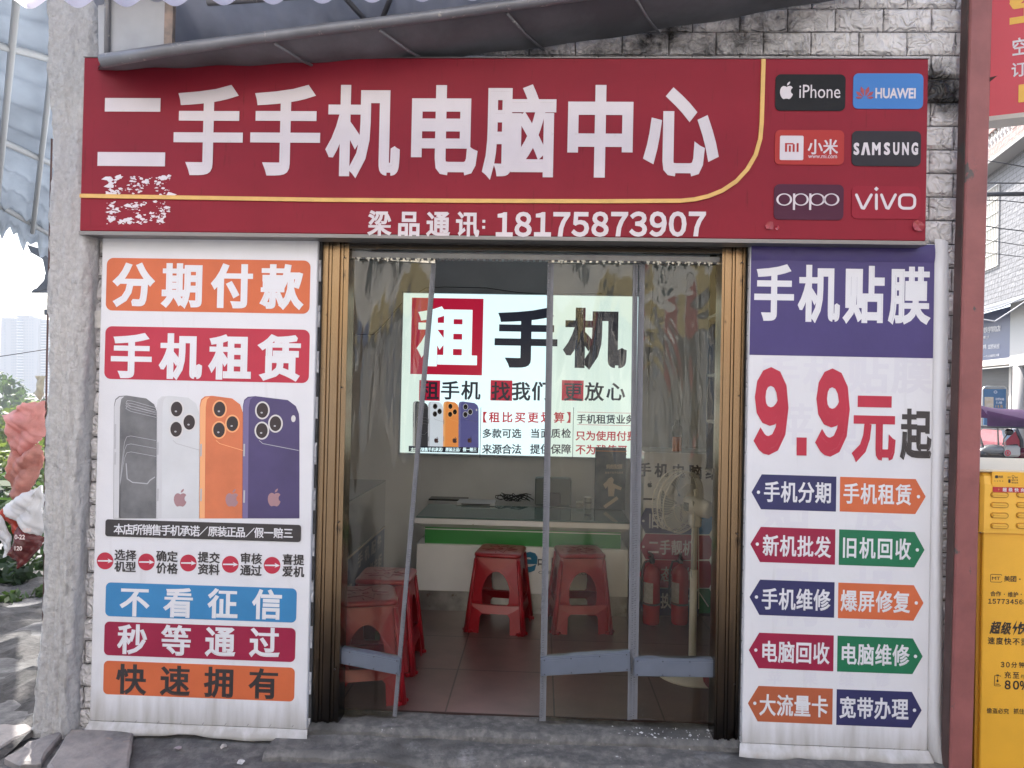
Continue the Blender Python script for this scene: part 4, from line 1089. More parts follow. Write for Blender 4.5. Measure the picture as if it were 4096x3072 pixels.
m = MB(); wires(m, .046, .075, .115, .045, .168, 72, False); m.build('rear_grille', FW, fan)
m = MB(); wires(m, .165, .150, .117, .03, .168, 72, True); m.lathe([(.0001, .166), (.032, .166), (.032, .172), (.0001, .174)], n=24, T=TM); m.build('front_grille', FW, fan)
bl = mat('fan_blade', (.40, .42, .42), rough=.3)
for k in range(5):
    a0 = k * 2 * math.pi / 5; m = MB()
    m.grid(lambda u_, t: TM @ Vector(((.03 + .12 * u_) * math.cos(a0 + (.25 + .75 * u_) * (t - .5)), (.03 + .12 * u_) * math.sin(a0 + (.25 + .75 * u_) * (t - .5)), .105 + .03 * (t - .5))), 6, 5); m.build('blade', bl, fan)
m = MB(); N_ = (-ax); side_ = N_.cross(Vector((0, 0, 1))).normalized()
for i, (a, b, c, d, mt) in enumerate(((-.02, .005, -.02, .02, 0),)):
    pass
v0 = Vector((-.79, -.61, 0)).normalized(); tng = Vector((.61, -.79, 0))
cc = HC + v0 * .0495
m.add([cc + tng * -.035 + Vector((0, 0, -.025)), cc + tng * .0 + Vector((0, 0, -.025)), cc + tng * .0 + Vector((0, 0, .02)), cc + tng * -.035 + Vector((0, 0, .02))], [(0, 1, 2, 3)], False)
m.build('rating_label', mat('label_grey', (.28, .30, .30), rough=.5, var=.6, vscale=70), mo)
m = MB(); m.tube([HC + Vector((.03, -.03, -.07)), P(1497, 1083, fb.y - .05), P(1501, 1110, fb.y - .05), P(1497, 1180, fb.y - .05), P(1493, 1240, fb.y - .02), P(1500, 1265, fb.y), P(1512, 1282, fb.y), P(1530, 1310, fb.y)], .003, 6); m.build('power_cord', MATS['white_cable'], fan)

# ---------------- right display cabinet with poster front
cbx0, cbx1, cby = .70, 1.30, 1.70
ztop = P(1450, 978, cby).z
cab = thing('display_cabinet', 'waist high white cabinet with repair service poster on its front, behind the fan', 'cabinet', ((cbx0 + cbx1) / 2, cby, FZ))
m = MB(); m.rbox(cbx0, cbx1, cby, cby + .45, FZ + .05, ztop, .005); m.build('body', WHITE, cab)
m = MB(); m.box(cbx0 + .01, cbx1 - .01, cby + .02, cby + .44, FZ, FZ + .0495); m.build('plinth', DARKMETAL, cab)
cY = cby - .0005
zr_ = lambda p: (1361 + p[0] * .342, 945 + p[1] * .342)
m = MB(); row(m, '手机电脑维', (92, 203), (520, 222), 88, 92, cY, zr_, bold=.03); row(m, '一', (123, 390), (123, 390), 80, 80, cY, zr_, bold=.03); m.build('lettering', INKBLACK, cab)
m = MB(); A = P(*zr_((125, 298)), cY); apple(m, (A.x, A.z), .036, cY); m.build('emblem', INKBLACK, cab)
for mt, tx, y0, y1, yc, cxs in ((NAVY, '旧机', 446, 608, 526, (150, 222)), (CRIMSON, '二手靓机', 608, 772, 692, (148, 368)), (RED, '动态维修', 772, 950, 862, (150, 385)), (NAVY, '池换电池', 950, 1130, 1030, (150, 235 + 150))):
    b_ = MB(); b_.prism(ppx([(58, (y0 + y1) / 2), (98, y0), (430, y0 + 8), (430, y1 + 5), (98, y1 - 4)], cY, zr_), cY - .0008, cY); t_ = b_.build('service_tag', mt, cab)
    b_ = MB(); row(b_, tx, (cxs[0], yc), (cxs[1], yc + 6), 72, 100, cY - .001, zr_, bold=.02); b_.build('lettering', INKWHITE, t_)
    b_ = MB(); A = P(*zr_((84, (y0 + y1) / 2)), cY); b_.prism(circ(A.x, A.z, .0085, 14), cY - .0018, cY - .0008); b_.build('eyelet', INKWHITE, t_)
for mt, y0, y1 in ((BLUE, 470, 612), (CRIMSON, 618, 770), (CRIMSON, 780, 950), (GREEN, 955, 1110)):
    b_ = MB(); b_.prism(ppx([(436, y0), (500, y0), (540, (y0 + y1) / 2), (500, y1), (436, y1)], cY, zr_), cY - .0008, cY); b_.build('service_tag', mt, cab)
A = P(1465, 978, cby + .1)
sp_ = thing('spray_can', 'orange and grey spray can standing on the white display cabinet', 'spray can', (A.x, cby + .15, ztop))
m = MB(); m.lathe([(.030, 0), (.032, .005), (.032, .10)], (A.x, cby + .15, ztop), 20); m.build('can_label', mat('can_orange', (.55, .16, .03), rough=.35), sp_)
m = MB(); m.lathe([(.032, .1002), (.032, .17), (.018, .185), (.016, .19), (.016, .215), (.0, .217)], (A.x, cby + .15, ztop), 20); m.build('can_top', mat('can_grey', (.25, .27, .27), rough=.35), sp_)
# wall shelf on the right
SHELF = mat('shelf_dark', (.035, .033, .032), rough=.45); BOARD = mat('shelf_board', (.42, .39, .34), rough=.5)
sh = thing('wall_shelf', 'tall dark shelf unit with pale boards along the right wall of the shop', 'shelf', (1.2, .9, FZ))
m = MB(); m.box(1.335, 1.355, .35, 1.66, 1.0, 2.45); m.build('shelf_back', SHELF, sh)
for k, y in enumerate((.35, 1.0, 1.64)): m = MB(); m.box(1.10, 1.334, y, y + .02, 1.0, 2.45); m.build('shelf_side', SHELF, sh)
for z in (1.0, 1.32, 1.62, 2.0, 2.43): m = MB(); m.box(1.09, 1.334, .371, 1.639, z, z + .018); m.build('shelf_board', BOARD, sh)
for k, (y, z, w_, h_, c_) in enumerate(((.5, 1.638, .2, .22, (.05, .09, .07)), (.8, 1.338, .14, .2, (.10, .10, .12)), (.5, 1.338, .2, .12, (.25, .23, .2)))):
    m = MB(); m.rbox(1.15, 1.30, y, y + w_, z, z + h_, .004)
    tag(m.build('carton', mat('carton%d' % k, c_, rough=.6, var=.3, vscale=20)), ('dark green carton on the third board of the right shelf', 'charcoal carton further back on the right shelf', 'beige carton near the front of the right shelf')[k], 'box')

# ---------------- fire extinguishers
EXT = mat('extinguisher_red', (.34, .012, .016), rough=.25)
ext = thing('fire_extinguisher', 'x', 'fire extinguisher', (0, 0, 0), 'fire extinguishers by the cabinet')
m = MB(); m.lathe([(.052, 0), (.055, .01), (.055, .31), (.048, .345), (.03, .365), (.016, .372), (.016, .385)], n=24); m.build('cylinder', EXT, ext)
m = MB(); m.lathe([(.014, .3855), (.018, .392), (.018, .41), (.010, .418)], n=12); m.box(-.012, .012, -.012, .06, .412, .420); m.box(-.010, .010, -.012, .065, .435, .442); m.tube([(0, -.01, .415), (0, -.012, .438)], .006, 6); m.build('valve_handle', DARKMETAL, ext)
m = MB(); m.tube([(-.018, 0, .40), (-.05, -.01, .395), (-.066, -.01, .34), (-.066, -.01, .12)], .008, 8); m.build('hose', DARKMETAL, ext)
m = MB()
def lab_(u_, t): a = math.radians(-170 + 75 * u_); return Vector((.0556 * math.cos(a), .0556 * math.sin(a), .14 + .13 * t))
m.grid(lab_, 8, 2); m.build('paper_label', mat('extinguisher_label', (.42, .40, .38), rough=.5, var=.35, vscale=60), ext)
m = MB(); m.lathe([(.0558, .125), (.0558, .137)], n=24); m.build('strap', DARKMETAL, ext)
for i, (a, b, lab) in enumerate(((1409, 1352, 'red fire extinguisher standing left, nearer the curtain strip, before the cabinet poster'), (1471, 1352, 'red fire extinguisher standing right, partly behind the fan pole'))):
    o_ = ext if i == 0 else copy_tree(ext)
    A = PZ(a, b, FZ); o_.location = (A.x, A.y + .055, FZ); o_.rotation_euler = (0, 0, .1 - .3 * i); o_['label'] = lab
A = PZ(1528, 1500, FZ)
m = MB(); m.ball((A.x + .05, A.y + .06, FZ + .06), .06, 8, (1, 1, 1))
m.tube([(A.x + .05, A.y + .06, FZ + .118), (A.x + .05, A.y + .06, FZ + .14)], .012, 8)
tag(m.build('red_bag', mat('bag_red', (.3, .015, .02), rough=.4)), 'small knotted red bag on the floor beside the right jamb', 'bag')

# ---------------- left glass counter
gx = -1.16
zb_ = PX(740, 1208, gx).z
gl = thing('glass_counter', 'glass display counter along the left wall with dark blue lettered front', 'counter', (-1.5, 1.6, FZ))
g0, g1 = .55, 2.22
m = MB(); m.box(-1.62, gx, g0, g1, FZ + .06, .45); m.build('counter_base', mat('counter_navy', (.016, .028, .075), rough=.3), gl)
m = MB(); m.box(-1.60, gx - .02, g0 + .02, g1 - .02, FZ, FZ + .0595); m.build('plinth', DARKMETAL, gl)
m = MB(); m.box(-1.62, gx + .004, g0, g1, .4505, .462); m.build('edge_trim', mat('trim_cream', (.45, .40, .30), rough=.5), gl)
m = MB(); m.box(-1.60, gx - .01, g0 + .01, g1 - .01, .62, .626); m.build('glass_shelf', GLASS, gl)
m = MB(); m.box(-1.62, gx, g0, g1, .80, .808); m.build('glass_lid', mat('glass_grey', (.10, .12, .12), rough=.05, spec=.7), gl)
m = MB(); m.add([(gx, g1, .462), (gx, g0, .462), (gx, g0, .80), (gx, g1, .80)], [(0, 1, 2, 3)], False); m.build('glass_front', GLASS, gl)
for y in (g0 + .01, 1.38, g1 - .01): m = MB(); m.box(gx - .012, gx - .002, y - .006, y + .006, .463, .799); m.build('glass_post', ALU, gl)
m = MB()
def side_row(mb, s, y0, y1, z, ew, eh):
    for i, ch in enumerate(s):
        yc = y0 + (y1 - y0) * i / (len(s) - 1); vs, fs = glyph(ch)
        for k, (dx, dy) in enumerate(((0, 0), (.025, .025), (-.025, .025), (.025, -.025), (-.025, -.025))):
            mb.add([(gx + .001 + k * .00012, yc + (x + dx - .5) * ew, z + (y + dy - .38) * eh) for x, y in vs], fs, False)
side_row(m, '手机配件', 1.50, 2.05, .38, .13, .10); side_row(m, '二手机专柜', 1.55, 2.08, .22, .12, .13); side_row(m, '手机维修', .75, 1.25, .24, .13, .10); m.build('lettering', mat('letter_cream', (.40, .38, .33), rough=.5), gl)
for k, (y, z) in enumerate(((.8, .627), (1.1, .463), (1.5, .627), (1.85, .463), (1.2, .627))):
    m = MB(); m.rbox(-1.42, -1.22, y, y + .16, z + .001, z + .04, .004)
    tag(m.build('phone_box', mat('phone_box_white', (.5, .5, .5), rough=.5, var=.2, vscale=20)), 'flat white phone box inside the left glass counter', 'box', 'phone boxes in the glass counter')
m = MB(); m.box(-1.5, -1.24, .95, 1.2, .809, .812); m.box(-1.46, -1.28, .9, 1.1, .8125, .815)
tag(m.build('newspaper', mat('newsprint', (.48, .46, .43), rough=.9, var=.5, vscale=50)), 'folded printed paper lying on the left glass counter', 'paper')

# ------------------------------------------------------------------ ground
def gz(x, y):
    z = -.055
    if y > .6:
        if x > 1.6: z -= .40 * min(1, (y - .6) / 7)
        if x < -2.2:
            z -= .05 * min(1, max(0, (-2.2 - x)) / .3)
            if y > 2.5: z -= min(14, (y - 2.5) * .17) * min(1, (-2.2 - x) / 2)
    return z
def ground_mat():
    m = mat('ground_concrete', (.085, .083, .085), rough=.85, var=.55, vscale=17, col2=(.16, .155, .15), bump=.008, bscale=40, lo=.42, hi=.66)
    stain(m, (.42, .41, .42), 60, .69, .02)            # specks of white paint
    stain(m, (.045, .043, .042), 2.2, .52, .16)        # damp and soot
    stain(m, (.30, .29, .29), 7, .70, .06)
    return m
GR = ground_mat()
def axis(lo, hi, fine0, fine1, step):
    a = [lo, lo * .5, lo * .2, lo * .08, lo * .03]; a = [v for v in a if v < fine0 - .5]
    v = fine0
    while v < fine1: a.append(v); v += step
    b = [hi * .03, hi * .08, hi * .2, hi * .5, hi]; a += [fine1] + [q for q in b if q > fine1 + .5]
    return a
xs = axis(-1500, 1500, -12, 14, .5); ys = axis(-800, 2500, -4.0, 20, .5)
m = MB()
vs = []
for j, y in enumerate(ys):
    for i, x in enumerate(xs):
        z = gz(x, y) - (.3 if (-2.0 < x < 1.3 and .4 < y < 2.4) else 0)
        vs.append((x, y, z))
n_ = len(xs)
m.add(vs, [(j * n_ + i, j * n_ + i + 1, (j + 1) * n_ + i + 1, (j + 1) * n_ + i) for j in range(len(ys) - 1) for i in range(n_ - 1)], False)
setting(m.build('ground', GR))
m = MB(); m.box(-60, 60, -12.9, -1.9, -.20, -.035)
setting(m.build('road', mat('grey_asphalt', (.15, .15, .15), rough=.9, var=.25, vscale=1.2)))
# concrete doorstep with broken front edge
rn = random.Random(2)
def rough_slab(name, x0, x1, y0, y1, z1, mt, jag=.02, n=40, zj=.004, z0=-.16):
    m_ = MB()
    NU, NV = n, 10
    def fn(u_, t):
        e = jag * (math.sin(u_ * 23 + x0) + .7 * math.sin(u_ * 51) + .5 * math.sin(u_ * 97))
        y = y0 + e * (1 - t) + (y1 - y0) * t
        z = z1 + zj * (math.sin(u_ * 17 + t * 5) + .6 * math.sin(u_ * 41 - t * 9)) - (.018 if t < .02 else 0)
        return Vector((x0 + (x1 - x0) * u_, y, z))
    m_.grid(fn, NU, NV)
    m_.grid(lambda u_, t: Vector((fn(u_, 0).x, fn(u_, 0).y - .012 * (1 - t) * (1 + .5 * math.sin(u_ * 60)), z0 + (fn(u_, 0).z - z0) * t)), NU, 3)
    return m_.build(name, mt)
STEP = mat('step_concrete', (.105, .102, .10), rough=.85, var=.5, vscale=24, col2=(.20, .19, .18), bump=.008, bscale=45, lo=.42, hi=.68)
stain(STEP, (.30, .295, .30), 4.5, .62, .14); stain(STEP, (.50, .49, .49), 48, .67, .02); stain(STEP, (.05, .048, .046), 3, .55, .14)
setting(rough_slab('doorstep', -.99, .90, -.015, .158, .012, STEP, .004, 60, .002))
setting(rough_slab('step_pavement', -1.12, 1.75, -.19, -.0155, -.022, STEP, .014, 80, .004))
# dirt and rubble beside the column
SOIL = mat('dark_soil', (.035, .034, .033), rough=.95, var=.6, vscale=9, col2=(.085, .08, .078), bump=.02, bscale=22, lo=.4, hi=.7)
stain(SOIL, (.45, .44, .42), 40, .72, .02)
m = MB()
m.grid(lambda u_, t: Vector((-5.2 + 3.02 * u_, -.35 + 4.6 * t, gz(-5 + 2.8 * u_, -.35 + 4.6 * t) + .012 + .030 * (math.sin(u_ * 31 + t * 17) * math.sin(t * 43 + u_ * 11) + .5 * math.sin(u_ * 80) * math.sin(t * 91)))), 50, 60)
setting(m.build('soil', SOIL), 'structure')
# flagstones
FLAG = mat('flagstone', (.30, .27, .25), rough=.8, var=.45, vscale=8, col2=(.17, .16, .16), bump=.016, bscale=11)
stain(FLAG, (.10, .095, .09), 4, .60, .1); stain(FLAG, (.36, .24, .18), 6, .64, .1)
FS = [[(150, 1572), (294, 1578), (290, 1625), (275, 1700), (120, 1700), (96, 1655)], [(60, 1600), (146, 1574), (92, 1650), (40, 1656), (0, 1640)], [(-40, 1566), (60, 1560), (92, 1572), (20, 1606), (-40, 1640)],
      [(-40, 1650), (36, 1660), (88, 1662), (100, 1720), (-40, 1730)]]
for k, pl in enumerate(FS):
    m = MB(); w_ = [PZ(u_, v_, -.03) for u_, v_ in pl]
    c = sum(w_, Vector()) / len(w_)
    pts = []
    for i in range(len(w_)):
        a, b = w_[i], w_[(i + 1) % len(w_)]
        for t in (0, .25, .5, .75):
            p = a.lerp(b, t); d = (c - p).normalized(); pts.append(p + d * (.008 + rn.uniform(0, .010)))
    top_ = [Vector((p.x, p.y, -.034 + rn.uniform(-.003, .003))) for p in pts]; inn = [p + (c - p).normalized() * .012 + Vector((0, 0, .008)) for p in top_]
    bot = [Vector((p.x, p.y, -.12)) for p in pts]; N = len(pts)
    m.add(bot + top_ + inn + [c + Vector((0, 0, .005))], [(i, (i + 1) % N, N + (i + 1) % N, N + i) for i in range(N)] + [(N + i, N + (i + 1) % N, 2 * N + (i + 1) % N, 2 * N + i) for i in range(N)] + [(2 * N + i, 2 * N + (i + 1) % N, 3 * N) for i in range(N)], False)
    tag(m.build('flagstone', FLAG), ('large tan flagstone below the left banner corner', 'cracked flagstone between the column foot and the picture corner', 'flagstone at the left picture edge just below the column', 'flagstone in the bottom left corner of the picture')[k], 'flagstone', 'flagstones at the column foot')
# litter
for k, (u_, v_, s_, c_, lab) in enumerate(((384, 1620, 17, (.40, .34, .36), 'small pink paper scrap on the concrete below the left banner'), (483, 1617, 14, (.48, .45, .42), 'crumpled beige paper scrap on the concrete between two other scraps'),
                                          (618, 1612, 20, (.55, .50, .46), 'folded printed card lying by the step near the left door jamb'), (520, 1652, 16, (.60, .60, .60), 'torn white paper at the bottom edge of the picture'))):
    A = PZ(u_, v_, -.053); q = s_ * .00108
    m = MB(); pts = [Vector((A.x + q * math.cos(a) * rn.uniform(.7, 1.1), A.y + q * 1.4 * math.sin(a) * rn.uniform(.6, 1.1), -.046 + rn.uniform(0, .010))) for a in [i * 6.283 / 7 for i in range(7)]]
    m.add([Vector((A.x, A.y, -.041 + .008 * (k % 2)))] + pts, [(0, i + 1, (i + 1) % 7 + 1) for i in range(7)], False)
    tag(m.build('paper_scrap', mat('scrap%d' % k, c_, rough=.8, var=.3, vscale=60)), lab, 'litter')
m = MB()
for i in range(70):
    x, y = rn.gauss(.62, .14), rn.uniform(-.02, .10)
    if not -.8 < x < .775: continue
    r_ = rn.uniform(.001, .006) * (1 if rn.random() < .9 else 1.6)
    z = .0145 if y > 0 else -.017
    k = 5; m.add([(x + r_ * math.cos(a) * rn.uniform(.6, 1.2), y + r_ * math.sin(a) * rn.uniform(.6, 1.2), z + .002 * (j % 2)) for j, a in enumerate([i_ * 6.283 / k for i_ in range(k)])] + [(x, y, z + r_ * .6)], [(j, (j + 1) % k, k) for j in range(k)], False)
o_ = m.build('plaster_crumbs', mat('plaster_crumb', (.62, .62, .62), rough=.9)); o_['kind'] = 'stuff'; o_['label'] = 'white plaster crumbs scattered on the doorstep'

# ------------------------------------------------------------------ concrete column on the left
CONC = mat('rough_concrete', (.47, .46, .46), rough=0.92, var=.22, vscale=40, bump=.012, bscale=55, stretch=(1, 1, .8))
stain(CONC, (.30, .295, .295), 30, .63, .05, (1, 1, .6)); stain(CONC, (.53, .52, .51), 3, .5, .3)
def noise3(x, y, z): return math.sin(x * 13.1 + y * 7.7 + z * 3.1) * math.sin(z * 9.3 + x * 5.2) + .5 * math.sin(z * 31 + x * 23) * math.sin(y * 29 + z * 17 + x * 3) + .25 * math.sin(z * 77 + x * 55)
EL_ = [P(u_, v_, -.085) for u_, v_ in ((97, -40), (100, 150), (107, 330), (102, 600), (97, 900), (92, 1150), (84, 1350), (74, 1480), (66, 1570))]
ER_ = [P(u_, v_, -.085) for u_, v_ in ((214, -40), (206, 200), (197, 420), (188, 600), (178, 850), (168, 1100), (156, 1350), (148, 1480), (146, 1570))]
def edge_x(E_, z):
    for a, b in zip(E_, E_[1:]):
        if z >= b.z: break
    return a.x + (b.x - a.x) * (z - a.z) / (b.z - a.z)
def colpt(a, z):
    t = z / 3.6
    xl, xr = edge_x(EL_, z), edge_x(ER_, z)
    cx, hw_ = (xl + xr) / 2, (xr - xl) / 2; hd = .10
    p = max(abs(math.cos(a)), abs(math.sin(a))); x, y = math.cos(a) / p, math.sin(a) / p
    r_ = (x * x + y * y) ** .5; k = min(1, 1.28 / r_)
    nn = noise3(cx + x, y, z) * .007
    return Vector((cx + x * k * hw_ + nn * x, .015 + y * k * hd + nn * y, z))
m = MB(); m.grid(lambda u_, t: colpt(-u_ * 2 * math.pi, -.2 + 3.9 * t), 64, 150)
tag(m.build('concrete_column', CONC), 'rough weathered concrete column at the left corner of the shop front', 'column')

# ------------------------------------------------------------------ red steel pillar
RST = stain(mat('red_painted_steel', (.30, .10, .095), rough=.55, var=.3, vscale=5, bump=.002, bscale=30), (.09, .075, .07), 9, .64, .03, (1.2, 1.2, .7))
stain(RST, (.30, .22, .20), 16, .70, .03, (1.5, 1.5, .3))
RSD = stain(mat('dull_shaded_steel', (.10, .055, .05), rough=.7, var=.4, vscale=6), (.05, .045, .042), 7, .58, .1)  # side-face shade put into the colour; reused on torn metal and wire
TILT = Matrix.Translation((1.79, 0, 3.1)) @ Matrix.Rotation(.0115, 4, 'Y') @ Matrix.Translation((-1.79, 0, -3.1))
pt = thing('steel_pillar', 'peeling red painted steel pillar at the right end of the shop front', 'pillar', (1.78, -.06, -.05))
m = MB()
for x0, x1, y0, y1, s in ((1.742, 1.832, -.105, -.040, 0),):
    m.rbox(x0, x1, y0, y1, -.06, 3.9, .006, T=TILT)
m.build('pillar_shaft', RST, pt)
m = MB(); m.box(1.7375, 1.7418, -.094, -.045, -.05, 3.9, T=TILT); m.build('shaded_side_face', RSD, pt)  # darker plate paints the shade on the pillar's left face
m = MB(); m.rbox(1.675, 1.825, -.13, -.016, -.085, -.045, .006); m.build('base_plate', STEP, pt)
m = MB(); A = P(2148, 168, -.105)
m.add([P(3955 / K, 310 / K, -.10), P(3990 / K, 302 / K, -.14), P(3956 / K, 330 / K, -.10)], [(0, 1, 2)], False); m.build('torn_metal', RSD, pt)

# ------------------------------------------------------------------ awnings over the shop
TARP = mat('grey_tarp', (.20, .20, .22), rough=.6, spec=.4, var=.45, vscale=2.4, col2=(.10, .10, .11), bump=.01, bscale=4)
PIPE = stain(mat('grey_pipe', (.24, .24, .26), rough=.4, metal=.3, var=.3, vscale=6), (.45, .42, .40), 24, .6, .06)
FY = -.30
aw = thing('shop_awning', 'dark grey sheet awning with pipe rail sloping across the wall above the red sign', 'awning', (-.4, -.15, 2.95))
fp = [P(u_, v_, FY) for u_, v_ in ((222, 131), (361, 108), (520, 86), (700, 62), (900, 38), (1180, 0), (1500, -45), (1900, -110))]
bp_ = [P(u_, v_, -.012) for u_, v_ in ((205, 150), (400, 150), (620, 150), (840, 145), (1000, 122), (1250, 92), (1540, 46), (1850, -10))]
def strip(mb, A_, B_, n, dz=0, belly=0):
    def fn(u_, t):
        k = u_ * (len(A_) - 1); i = min(int(k), len(A_) - 2); f_ = k - i
        p = A_[i].lerp(A_[i + 1], f_).lerp(B_[i].lerp(B_[i + 1], f_), t)
        return p + Vector((0, 0, dz - belly * math.sin(math.pi * t) + .004 * math.sin(u_ * 60 + t * 3)))
    mb.grid(fn, n, 10)
m = MB(); strip(m, fp, bp_, 60, .0, .02); strip(m, fp, bp_, 60, .012, .02); m.build('awning_sheet', TARP, aw)
m = MB(); m.tube([p + Vector((0, -.005, -.004)) for p in fp], [.027, .024, .022, .021, .021, .021, .021, .021], 14); m.build('pipe_rail', PIPE, aw)
m = MB()
for k in (2.4, 3.6, 4.7, 5.6):
    i = int(k); p = fp[i].lerp(fp[i + 1], k - i); q = bp_[i].lerp(bp_[i + 1], k - i); m.tube([p + Vector((0, .01, -.028)), p.lerp(q, .5) + Vector((0, 0, -.034)), q + Vector((0, -.01, -.02))], .006, 6)
m.build('sheet_seam', PIPE, aw)
# fascia panel rising from the rail
fa = thing('awning_fascia', 'pale grey upright sheet panel standing on the pipe rail at the upper left', 'panel', (-1.3, FY + .02, 2.9))
GREYP = mat('grey_sheet_metal', (.40, .41, .44), rough=.5, metal=.1, var=.25, vscale=3)
m = MB(); t0 = [fp[0], fp[1]] ; m.prism([(fp[0].x - .03, fp[0].z + .01), (fp[1].x - .01, fp[1].z + .014), (fp[1].x - .005, 3.30), (fp[0].x - .05, 3.30)], FY + .02, FY + .028); m.build('panel', GREYP, fa)
m = MB(); m.tube([(fp[0].x + .01, FY + .012, fp[0].z + .02), (fp[0].x, FY + .012, 3.30)], .012, 8); m.build('panel_edge', PIPE, fa)
m = MB(); m.box(fp[1].x - .012, fp[1].x + .022, FY - .005, FY + .018, fp[1].z + .02, 3.16); m.build('rusty_strut', mat('rusty_steel', (.32, .24, .20), rough=.8, var=.6, vscale=16, col2=(.16, .14, .13)), fa)
# upper roof: underside of dark corrugated sheet behind, translucent white edge sheet in front
up = thing('upper_roof', 'bluish grey corrugated roof underside with purlins above the pipe rail', 'roof', (-.6, -.2, 3.3))
UND = mat('roof_underside', (.44, .46, .52), rough=.7, var=.3, vscale=3, trans=.30)
zu = lambda x: 3.17 + .105 * (x + 2.2)
m = MB()
def backz(x):
    for a, b in zip(bp_, bp_[1:]):
        if x <= b.x: break
    return a.z + (b.z - a.z) * (x - a.x) / (b.x - a.x)
def uroof(u_, t): x = -1.86 + 3.4 * u_; return Vector((x, -.62 + .605 * t, zu(x) + (backz(x) + .035 - zu(x)) * t + .010 * math.sin(x * 52)))
m.grid(uroof, 180, 4); m.build('roof_sheet', UND, up)
m = MB()
dn = Vector((0, -.01, -.03))
for t in (.25, .55): m.tube([uroof(.14, t) + dn, uroof(.35, t) + dn, uroof(.7, t) + dn, uroof(1, t) + dn], .016, 8)
for a, b in ((.24, .33), (.42, .34), (.52, .60)): m.tube([uroof(a, .1) + dn, uroof(b, .75) + dn], .011, 6)
m.build('purlin', PIPE, up)
CORR = mat('white_corrugated_sheet', (.88, .85, .88), rough=.5, var=.08, vscale=4, trans=.9)
ed = thing('corrugated_awning', 'white translucent corrugated sheet with scalloped edge along the top of the picture', 'awning', (-.9, -.9, 3.0))
EY = -.66
e0, e1 = P(45, 7, EY), P(1320, -16, EY)
pitch_ = (P(230, 10, EY) - P(126, 10, EY)).x
m = MB()
def cor(u_, t):
    x = -2.55 + 3.6 * u_; zl = e0.z + (e1.z - e0.z) * (x - e0.x) / (e1.x - e0.x)
    return Vector((x, EY - 1.0 * t, zl + .021 * (math.cos(2 * math.pi * (x - P(66, 10, EY).x) / pitch_) * -1) + .16 * t))
m.grid(cor, 300, 6); m.grid(lambda u_, t: cor(u_, t) + Vector((0, 0, .003)), 300, 6)
m.build('corrugated_sheet', CORR, ed)
# lean-to roof behind the column
ln = thing('lean_to_roof', 'pale blue corrugated lean-to roof seen from below left of the concrete column', 'roof', (-3, 1.5, 2.5))
LEAN = mat('lean_to_sheet', (.29, .34, .41), rough=.6, var=.45, vscale=2.0, trans=.16, stretch=(1, .4, 1))
c00, c10, c01, c11 = P(-260, 350, .9), P(118, 560, 3.2), P(-200, -160, -.3), P(215, -160, .35)
m = MB()
def lean(u_, t):
    p = c00.lerp(c10, u_).lerp(c01.lerp(c11, u_), t)
    jag = (.05 * math.sin(u_ * 40) + .04 * math.sin(u_ * 91)) * (1 - t) ** 6
    return p + Vector((0, 0, .02 * math.sin(t * 75) + jag))
m.grid(lean, 40, 150); m.build('roof_sheet', LEAN, ln)
m = MB()
for t in (.12, .42, .74): m.tube([lean(0, t) + Vector((0, 0, -.05)), lean(.5, t) + Vector((0, 0, -.05)), lean(1, t) + Vector((0, 0, -.05))], .022, 6)
for u_ in (.55, .8): m.tube([lean(u_, .1) + Vector((0, 0, -.07)), lean(u_, .9) + Vector((0, 0, -.07))], .018, 6)
m.build('purlin', mat('pale_purlin', (.42, .44, .46), rough=.6), ln)
DARKT = mat('torn_sheet', (.13, .145, .17), rough=.8, var=.4, vscale=6)
m = MB(); m.prism(ppx([(58, 528), (112, 545), (112, 622), (66, 632), (72, 625), (92, 618), (98, 590), (92, 560), (66, 545)], 3.3), 3.3, 3.33); m.build('torn_edge', DARKT, ln)
m = MB(); m.prism(ppx([(100, 575), (112, 580), (112, 636), (104, 632), (70, 632), (100, 600)], 3.5), 3.5, 3.53); m.build('torn_edge', DARKT, ln)
m = MB(); m.prism(ppx([(95, 668), (108, 668), (108, 680), (95, 680)], 3.5), 3.5, 3.6); m.build('beam_end', DARKT, ln)

# ------------------------------------------------------------------ plastic bags hanging on the left
def bag(lab, out, Y, mt, parts=(), seed=1, bul=.05):
    r_ = random.Random(seed); w_ = [P(u_, v_, Y) for u_, v_ in out]; c = sum(w_, Vector()) / len(w_)
    t = thing('plastic_bag', lab, 'plastic bag', tuple(c))
    m_ = MB()
    N = 56; out_ = []
    for k in range(N):
        f_ = k / N * len(w_); i = int(f_); q = w_[i].lerp(w_[(i + 1) % len(w_)], f_ - i)
        out_.append(c + (q - c) * (1 + .035 * math.sin(k * 2.3 + seed) + r_.uniform(-.02, .02)))
    def fold(p):
        a = p.x * 21 + p.z * 13 + seed; b = p.z * 27 - p.x * 9 + seed * 2
        return abs(math.sin(a + 1.3 * math.sin(b * .7))) * .6 + abs(math.sin(b + 1.1 * math.sin(a * .6 + 1))) * .5 + .25 * abs(math.sin(a * 2.7 + b))
    for sg in (-1, 1):
        vs_ = []
        for s in [1 - j / 14 for j in range(14)]:
            for p in out_:
                q = c + (p - c) * s; vs_.append(q + Vector((0, sg * (bul * .7 * (1 - s * s) ** .5) - .040 * (fold(q) - .6) * (1 if sg < 0 else .6), 0)))
        vs_.append(c + Vector((0, sg * bul * .7 - .040 * (fold(c) - .6), 0)))
        m_.add(vs_, [(i * N + k, i * N + (k + 1) % N, (i + 1) * N + (k + 1) % N, (i + 1) * N + k) for i in range(13) for k in range(N)] + [(13 * N + k, 13 * N + (k + 1) % N, 14 * N) for k in range(N)], True)
    m_.build('bag_body', mt, t)
    return t
